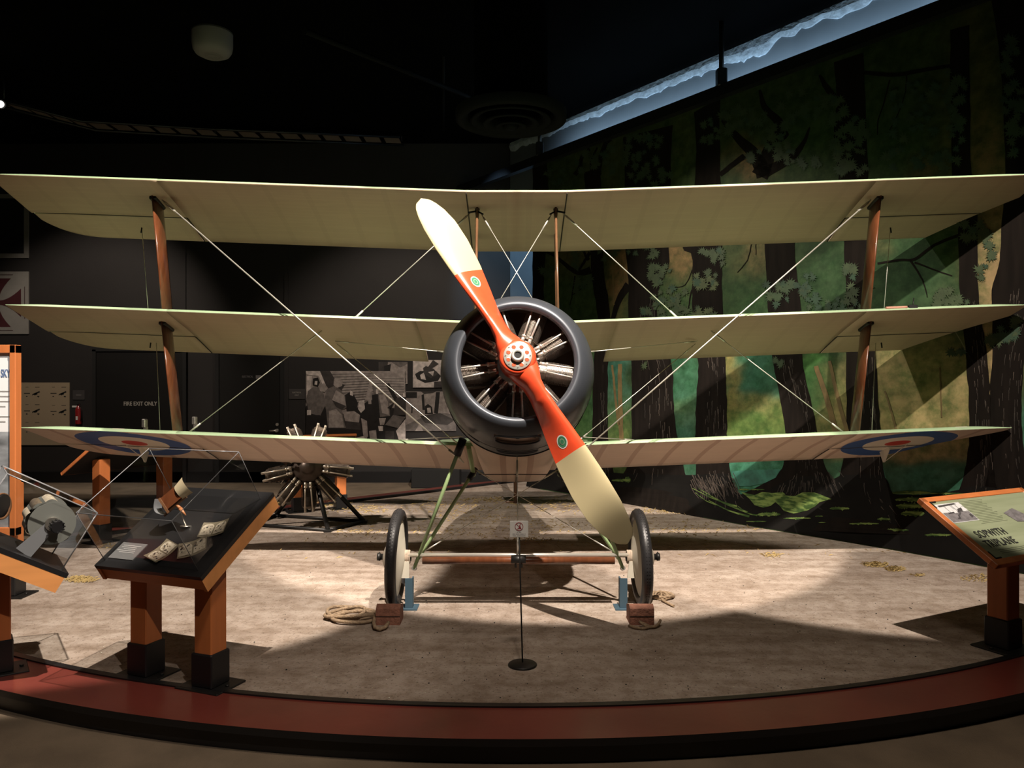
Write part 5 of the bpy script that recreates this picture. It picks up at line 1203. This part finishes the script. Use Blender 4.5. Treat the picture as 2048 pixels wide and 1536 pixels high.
S += [(0, [(612, 812), (640, 800), (690, 830), (740, 800), (780, 815), (812, 820), (812, 888), (612, 888)]),
 # standing man far left
 (0, [(626, 757), (636, 755), (640, 765), (636, 773), (626, 770)]), (2, [(616, 782), (626, 774), (642, 776), (648, 790), (650, 812), (640, 832), (618, 826), (612, 800)]), (4, [(630, 762), (635, 762), (634, 770), (629, 769)]), (4, [(614, 820), (622, 820), (622, 832), (614, 830)]), (0, [(616, 830), (640, 830), (646, 876), (616, 880)]),
 (3, [(637, 772), (648, 766), (656, 776), (650, 784), (640, 782)]),
 # man in long coat, back turned
 (3, [(668, 758), (678, 755), (686, 762), (684, 772), (674, 776), (667, 770)]), (2, [(654, 778), (668, 772), (680, 778), (690, 792), (694, 815), (684, 820), (690, 850), (692, 856), (656, 856), (652, 820), (648, 800)]), (3, [(672, 780), (688, 790), (692, 812), (678, 806), (664, 800)]), (3, [(658, 822), (672, 818), (684, 830), (688, 855), (658, 855)]), (1, [(664, 800), (678, 806), (692, 812), (684, 820), (672, 814)]),
 # seated group
 (0, [(690, 790), (700, 784), (708, 790), (716, 806), (712, 826), (694, 824)]), (4, [(700, 780), (706, 784), (706, 792), (700, 790)]), (3, [(686, 824), (708, 822), (720, 830), (718, 845), (690, 842)]), (4, [(718, 802), (728, 800), (730, 818), (722, 826), (716, 818)]), (1, [(690, 842), (720, 846), (722, 860), (692, 858)]),
 (0, [(730, 806), (745, 800), (748, 830), (735, 838)]), (3, [(736, 800), (742, 798), (743, 808), (737, 808)]), (3, [(722, 836), (734, 842), (736, 872), (730, 884), (726, 868), (724, 850)]), (4, [(728, 884), (738, 882), (746, 890), (724, 890)]),
 # standing man right of centre
 (2, [(745, 770), (752, 768), (758, 776), (754, 788), (747, 784)]), (4, [(752, 778), (757, 778), (756, 788), (752, 788)]), (2, [(756, 786), (770, 784), (778, 800), (780, 832), (760, 834), (756, 810)]), (3, [(758, 790), (768, 788), (776, 804), (778, 830), (764, 826)]), (0, [(744, 790), (756, 788), (760, 834), (748, 846), (745, 812)]), (3, [(758, 836), (772, 836), (768, 850), (760, 850)]), (4, [(756, 852), (766, 852), (766, 862), (758, 862)]), (0, [(756, 862), (768, 862), (768, 886), (756, 886)]),
 # plane strut and figure at the right edge
 (0, [(772, 768), (778, 766), (796, 798), (790, 802)]), (0, [(786, 806), (792, 800), (780, 818), (774, 816)]), (1, [(792, 796), (812, 794), (812, 830), (786, 832)]), (4, [(806, 786), (812, 784), (812, 794), (806, 794)]), (2, [(770, 850), (786, 830), (812, 834), (796, 856)]), (4, [(792, 862), (812, 838), (812, 888), (800, 888)]), (1, [(770, 862), (788, 862), (788, 888), (770, 888)]), (3, [(738, 862), (752, 860), (754, 880), (740, 878)]), (4, [(710, 876), (728, 872), (732, 888), (706, 888)])]
photo('wall_photograph', (612, 742, 811, 889), S, 'large sepia photograph of airmen gathered before a plank hut', 'photograph', 'photographs on the back wall')
photo('wall_photograph', (758, 724, 815, 768), [(1, [(758, 724), (776, 724), (774, 745), (790, 768), (758, 768)]), (2, [(782, 724), (815, 724), (815, 728), (800, 735)]), (0, [(768, 732), (782, 728), (778, 758), (770, 760)]), (0, [(788, 757), (812, 756), (812, 766), (788, 766)]), (2, [(780, 745), (812, 755), (812, 757), (780, 749)])], 'small photograph of a seated man, overlapping the top corner of the large group photograph', 'photograph', 'photographs on the back wall')
photo('wall_photograph', (826, 720, 884, 775), [(0, [(830, 748), (840, 742), (872, 742), (882, 752), (876, 762), (850, 766), (834, 758)]), (4, [(840, 750), (848, 745), (852, 760), (842, 758)]), (1, [(846, 736), (852, 732), (868, 738), (876, 748), (862, 756), (848, 748)]), (4, [(856, 744), (868, 742), (866, 752)]), (1, [(866, 720), (878, 728), (862, 738), (856, 734)]), (1, [(868, 764), (884, 762), (884, 775), (868, 775)])], 'photograph of a crew in a round basket, just left of the cowling', 'photograph', 'photographs on the back wall', base=4)
photo('wall_photograph', (812, 783, 912, 862), [(0, [(812, 784), (834, 784), (834, 796), (812, 796)]), (0, [(843, 790), (848, 788), (850, 820), (845, 820)]), (1, [(842, 783), (872, 783), (866, 786), (848, 788)]), (0, [(872, 784), (880, 784), (876, 828), (868, 826)]), (0, [(850, 812), (856, 808), (864, 814), (866, 828), (850, 828)]), (4, [(854, 816), (861, 815), (862, 825), (855, 826)]), (2, [(812, 850), (850, 832), (890, 826), (912, 830), (912, 862), (812, 862)]), (1, [(840, 832), (880, 826), (910, 840), (895, 850), (850, 846)]), (3, [(830, 862), (840, 846), (846, 862)]), (1, [(823, 810), (826, 810), (825, 826), (822, 826)])], 'photograph of a smiling pilot in his cockpit, on the back wall', 'photograph', 'photographs on the back wall', base=3)
# poster of aircraft drawings
S = []; m_pb = mat('poster_buff', (.36, .285, .19), .7)
b = MB(); a, c = at(43, 765, YB), at(140, 890, YB); b.box(((a.x + c.x) / 2, YB - .012, (a.z + c.z) / 2), (c.x - a.x, .018, a.z - c.z)); pst = b.build('aircraft_poster', m_pb); tag(pst, 'buff poster with rows of small aircraft drawings, left of the fire exit', 'poster')
b = MB(); P = lambda x, y: at(x, y, YB - .0215)
for (x, y) in ((71, 787), (124, 787), (71, 822), (124, 823), (71, 858)):
    b.poly([P(x - 7, y + 4), P(x - 6, y + 1), P(x + 8, y - 5), P(x + 9, y - 2)]); b.poly([P(x - 4, y + 1), P(x + 3, y - 2), P(x + 4, y + 2), P(x - 2, y + 4)]); b.poly([P(x + 3, y + 5), P(x + 8, y + 5), P(x + 7, y + 8), P(x + 4, y + 7)])
    b.poly([P(x - 23, y - 1), P(x - 11, y - 1), P(x - 11, y + .6), P(x - 23, y + .6)]); b.poly([P(x - 19, y + 5), P(x - 16, y + 5), P(x - 16, y + 7), P(x - 19, y + 7)])
    b.poly([P(x - 1, y - 13), P(x + 8, y - 13), P(x + 8, y - 12), P(x - 1, y - 12)]); b.poly([P(x - 20, y - 13), P(x - 14, y - 13), P(x - 14, y - 12.3), P(x - 20, y - 12.3)])
b.build('drawings', m_lettering, pst, fix=False)
b = MB(); b.poly([P(111, 855), P(136, 855), P(136, 866.5), P(111, 866.5)]); b.build('caption_block', m_dark, pst, fix=False)
# fire extinguisher
q = at(153, 832, YB - .12); ex = thing('fire_extinguisher', (q.x, YB, q.z - .28), 'red fire extinguisher on the back wall between poster and fire exit', 'fire extinguisher')
b = MB(); b.lathe([(0, 0), (.075, 0), (.08, .02), (.08, .40), (.06, .46), (.03, .49), (.03, .53), (0, .53)], 28, T(0, -.10, .03)); b.build('cylinder', mat('extinguisher_red', (.30, .018, .02), .25, coat=.5), ex)
b = MB(); b.box((0, -.10, .57), (.05, .10, .02)); b.path([(.03, -.12, .54), (.09, -.14, .45), (.10, -.14, .25), (.085, -.14, .12)], .012, 8); b.box((0, -.015, .25), (.10, .03, .30)); b.build('valve_and_hose', m_dark, ex)
b = MB(); b.box((.0, -.183, .20), (.05, .004, .10)); b.build('label', m_white, ex); ex.scale = (.62, .62, .62); ex.location.z += .12
b = MB(); p = at(149, 813, YB - .01); b.box((p.x, YB - .006, p.z), (.08, .012, .03)); tag(b.build('wall_label', m_white), 'tiny white label on the back wall above the fire extinguisher', 'label')
# small door plaques
m_plq = mat('plaque_dark', (.055, .050, .050), .6)
for px, py, w_, h_, lines, lab in ((158, 790, .20, .16, ('PULL IT',), 'small dark plaque on the back wall above the fire extinguisher'), (594, 788, .27, .17, ('ELECTRICAL', 'ONLY'), 'small dark plaque on the back wall, left of the group photograph')):
    p = at(px, py, YB); b = MB(); b.bbox((p.x, YB - .006, p.z), (w_, .012, h_), .002); o = b.build('door_plaque', m_plq); tag(o, lab, 'sign')
    for i, t_ in enumerate(lines):
        if t_ == 'PULL IT': c = MB(); c.box((p.x, YB - .0125, p.z + .0), (.09, .001, .016)); c.build('plaque_text', m_dimtxt, o); continue
        text_mesh(t_, .032, T(p.x, YB - .0125, p.z + .015 - .045 * i) @ Matrix.Rotation(PI / 2, 4, 'X'), 'lettering', m_signtxt, o, align='CENTER', sx=.85)
# insignia panels
m_fab = mat('insignia_white', (.26, .25, .23), .8, var=.1); m_mar = mat('insignia_maroon', (.060, .008, .012), .8, var=.2); m_blk = mat('insignia_black', (.008, .008, .008), .8); m_ol = mat('insignia_outline', (.05, .02, .02), .8)
def panel(y0, y1, x1=57, Wm=1.06):
    a = at(x1, y0, YB - .02); c = at(x1, y1, YB - .02); h = a.z - c.z; return a.x, a.z, h
xr_, zt_, h_ = panel(388, 516)
b = MB(); b.box((xr_ - .53, YB - .014, zt_ - h_ / 2), (1.06, .022, h_)); o = b.build('insignia_panel', m_fab); tag(o, 'square fabric panel with a black field and white border, upper of two at left', 'fabric panel', 'insignia panels')
b = MB(); b.box((xr_ - .53, YB - .026, zt_ - h_ / 2), (1.06 - .15, .004, h_ - .15)); b.build('black_field', m_blk, o)
xr_, zt_, h_ = panel(543, 668)
b = MB(); b.box((xr_ - .53, YB - .014, zt_ - h_ / 2), (1.06, .022, h_)); o = b.build('insignia_panel', m_fab); tag(o, 'square fabric panel with a maroon cross on white, lower of two at left', 'fabric panel', 'insignia panels')
def cross(s, y, m_, nm):
    b = MB(); cx, cz = xr_ - .53, zt_ - h_ / 2
    for k in range(4):
        a = k * PI / 2; pts = []
        for i in range(7): t = i / 6; r_ = s * (.10 + .90 * t); pts.append((r_, s * (.085 + .50 * t ** 1.8)))
        pl = pts + [(r, -w) for r, w in reversed(pts)]
        b.poly([V((cx + r * cos(a) - w * sin(a), y, cz + r * sin(a) + w * cos(a))) for r, w in pl])
    b.box((cx, y, cz), (s * .24, .0002, s * .24)); return b.build(nm, m_, o, fix=False)
cross(.475, YB - .0265, m_ol, 'cross_outline'); cross(.462, YB - .0275, m_fab, 'cross_border'); cross(.41, YB - .0290, m_mar, 'cross')
# low black plinth by the rear walkway
b = MB(); p = at(823, 985, 12.3); q = at(920, 985, 12.3); b.bbox(((p.x + q.x) / 2, 12.45, .03), (q.x - p.x, .4, .30), .01); tag(b.build('plinth', m_blackmat), 'low black plinth against the back wall, left of the cowling', 'plinth')

# ------------------------------------------------------------------ ceiling things
p = at(425, 78, 8.9); sp_ = thing('pendant_speaker', (p.x, p.y, p.z - .2), 'pale round pendant speaker hanging from the dark ceiling at upper left', 'speaker')
k = .225; b = MB(); b.lathe([(0, 0), (.10, 0), (.12, -.005), (.19, .03), (.215, .07), (.225, .13), (.225, .26)], 44); b.lathe([(.04, -.004), (.05, -.010), (.06, -.004)], 30); b.lathe([(.075, -.003), (.085, -.008), (.095, -.003)], 30); b.build('housing', mat('speaker_pale', (.26, .23, .22), .6), sp_)
b = MB(); b.lathe([(.226, .255), (.226, .34), (.19, .385), (0, .40)], 44); b.tube((0, 0, .39), (0, 0, ZC - (p.z - .2)), .012, 8); b.build('cap_and_rod', mat('speaker_dark', (.05, .046, .045), .7), sp_)
p = at(1022, 245, 7.6); df = thing('ceiling_diffuser', (p.x, p.y, p.z), 'large round black air diffuser under a wide duct, near the ceiling centre', 'air diffuser')
m_dif = mat('diffuser_black', (.007, .007, .007), .7, spec=.1)
b = MB(); b.lathe([(.55, .10), (.545, .02), (.50, .0), (.44, .03), (.40, .10)], 64); b.build('outer_ring', m_dif, df)
for i, (r0, z0) in enumerate(((.40, .0), (.28, -.03), (.16, -.06))):
    b = MB(); b.lathe([(r0 - .11, z0 + .10), (r0 - .08, z0 + .03), (r0 - .02, z0), (r0, z0 + .012), (r0 - .03, z0 + .04)], 56); b.build('cone_ring', m_dif, df)
b = MB(); b.lathe([(.0, -.07), (.05, -.07), (.07, -.05), (.05, .10)], 30); b.build('centre_cap', m_dif, df)
b = MB(); b.lathe([(.55, .10), (.40, .16), (.36, .22)] + [(.36 + (.008 if i % 2 else 0), .22 + i * .05) for i in range(int((ZC - p.z - .24) / .05))], 48); b.build('duct', m_ceil, df)
# ladder rack along the back
lr = [at(-60, 185, 10.2), at(160, 242, 11.4), at(420, 258, 11.8), at(800, 274, 12.35)]
b = MB(); wv = V((0, .42, 0))
for s in (0, 1): b.path([q + wv * s for q in lr], .022, 6)
rk = b.build('cable_ladder', m_black); tag(rk, 'black ladder rack running under the ceiling along the back wall', 'cable rack')
m_tr = mat('tray_liner', (.20, .16, .13), .7)
for s in range(3):
    a, c = lr[s], lr[s + 1]; n = (5, 6, 9)[s]
    for i in range(n):
        t = (i + .5) / n; q = a.lerp(c, t); e = (c - a) / n * .38; b = MB(); b.prism([q - e + V((0, .02, .02)), q + e + V((0, .02, .02)), q + e + V((0, .40, .02)), q - e + V((0, .40, .02))], V((0, 0, .01))); b.build('tray_panel', m_tr, rk)
b = MB()
for q in (lr[1], lr[2], lr[3]): b.tube(q + wv * .5, V((q.x, q.y + .15, ZC)), .010, 6)
b.build('hanger_rod', m_black, rk)
# pipes
m_pipe = mat('dark_pipe', (.007, .0065, .0065), .7, spec=.1)
for a, c, r_, lab in ((at(610, 62, 7.0), at(985, 212, 10.5), .028, 'long slanting black pipe under the ceiling, left of the air diffuser'), (at(887, 110, 9.5), at(887, 262, 12.0), .02, 'dark ceiling conduit passing left of the air diffuser')):
    b = MB(); b.tube(a, c, r_, 10); o = b.build('ceiling_pipe', m_pipe); tag(o, lab, 'pipe')
    for q in (a.lerp(c, .15), a.lerp(c, .85)):
        h = MB(); h.tube(q, V((q.x, q.y, ZC)), .007, 6); h.build('hanger', m_pipe, o)
# track spotlight glimpsed at the left edge
p = at(1, 208, 9.8); tl = thing('track_spotlight', p, 'small lit spotlight under the ceiling, cut by the left edge of the view', 'spotlight')
b = MB(); b.tube((-.05, .14, .06), (0, 0, 0), .05, 20, .06); b.tube((-.05, .14, .06), (-.05, .14, ZC - p.z), .012, 8); b.build('lamp_body', m_black, tl)
b = MB(); b.tube((.0, -.004, -.002), (.001, -.008, -.003), .042, 20); b.build('lamp_lens', mat('lamp_glow', (1, 1, 1), .5, emit=((1, .95, .85), 6)), tl)
# ------------------------------------------------------------------ light
def spot(name, p, tgt, power, size, blend=.25, col=(1, .86, .70), rad=.03):
    l = bpy.data.lights.new(name, 'SPOT'); l.energy = power; l.spot_size = math.radians(size); l.spot_blend = blend; l.color = col; l.shadow_soft_size = rad
    o = bpy.data.objects.new(name, l); C.objects.link(o); o.location = p; d = V(tgt) - V(p); o.rotation_euler = d.to_track_quat('-Z', 'Y').to_euler(); return o
def area(name, p, tgt, power, sx, sy, col):
    l = bpy.data.lights.new(name, 'AREA'); l.energy = power; l.shape = 'RECTANGLE'; l.size = sx; l.size_y = sy; l.color = col
    o = bpy.data.objects.new(name, l); C.objects.link(o); o.location = p; d = V(tgt) - V(p); o.rotation_euler = d.to_track_quat('-Z', 'Y').to_euler(); return o
WARM = (1, .875, .755)
for x, tx, ty, p_, sz in ((-.7, -3.5, 6.7, 1300, 50), (.7, .3, 8.1, 1500, 48), (2.4, 3.2, 7.4, 900, 46)):
    spot('track_spot', (x, 2.9, 5.38), (tx, ty, 0), p_, sz, .14, WARM, .03)
spot('side_spot', (-6.2, 6.35, 5.1), (-1.2, 8.3, 0), 800, 44, .6, WARM, .05)
spot('fill_spot', (.3, 1.5, 5.4), (.3, 1.75, 0), 200, 80, .6, (1, .84, .69), .30)
spot('case_spot', (1.6, -.6, 5.3), (-2.4, 4.6, .2), 240, 30, .4, WARM, .03)
spot('sign_fill', (.5, -.9, 5.3), (.06, 4.3, .85), 130, 15, 1.0, WARM, .08)  # accent light added to brighten the sign and propeller hub
spot('mural_spot', (-.3, 8.2, 5.4), (2.9, 8.0, .2), 420, 72, .8, (1, .90, .76), .06)
spot('rear_wall_spot', (-1.2, 9.4, 5.4), (-2.0, 13, 1.0), 240, 66, .6, (1, .84, .70), .05)
spot('rear_wall_spot', (-6.0, 9.6, 5.4), (-7.0, 13, 1.6), 210, 62, .6, (1, .84, .70), .05)
spot('corner_spot', (-1.0, 11.0, 5.4), (.15, 12.8, 3.2), 170, 50, .6, (.45, .72, 1.0), .05)
spot('panel_spot', (-2.6, 2.0, 5.0), (-4.1, 5.5, 1.2), 200, 22, .5, (1, .95, .88), .04)
a = V((2.8, 11.947 - 1.356 * 2.8, 4.5)) - NM * .06
s = area('cove_strip', a, a - NM + V((0, 0, .25)), 100, 8.0, .10, (.60, .80, 1.0)); s.data.spread = math.radians(115)
w = bpy.data.worlds.new('world'); bpy.context.scene.world = w; w.use_nodes = True
w.node_tree.nodes['Background'].inputs[0].default_value = (.02, .022, .026, 1); w.node_tree.nodes['Background'].inputs[1].default_value = .3
sc = bpy.context.scene
sc.view_settings.view_transform = 'Standard'; sc.view_settings.look = 'None'; sc.view_settings.exposure = 0.95; sc.view_settings.gamma = 1; sc.view_settings.use_curve_mapping = False
sc.cycles.max_bounces = 8; sc.cycles.transparent_max_bounces = 24; sc.cycles.sample_clamp_indirect = 4
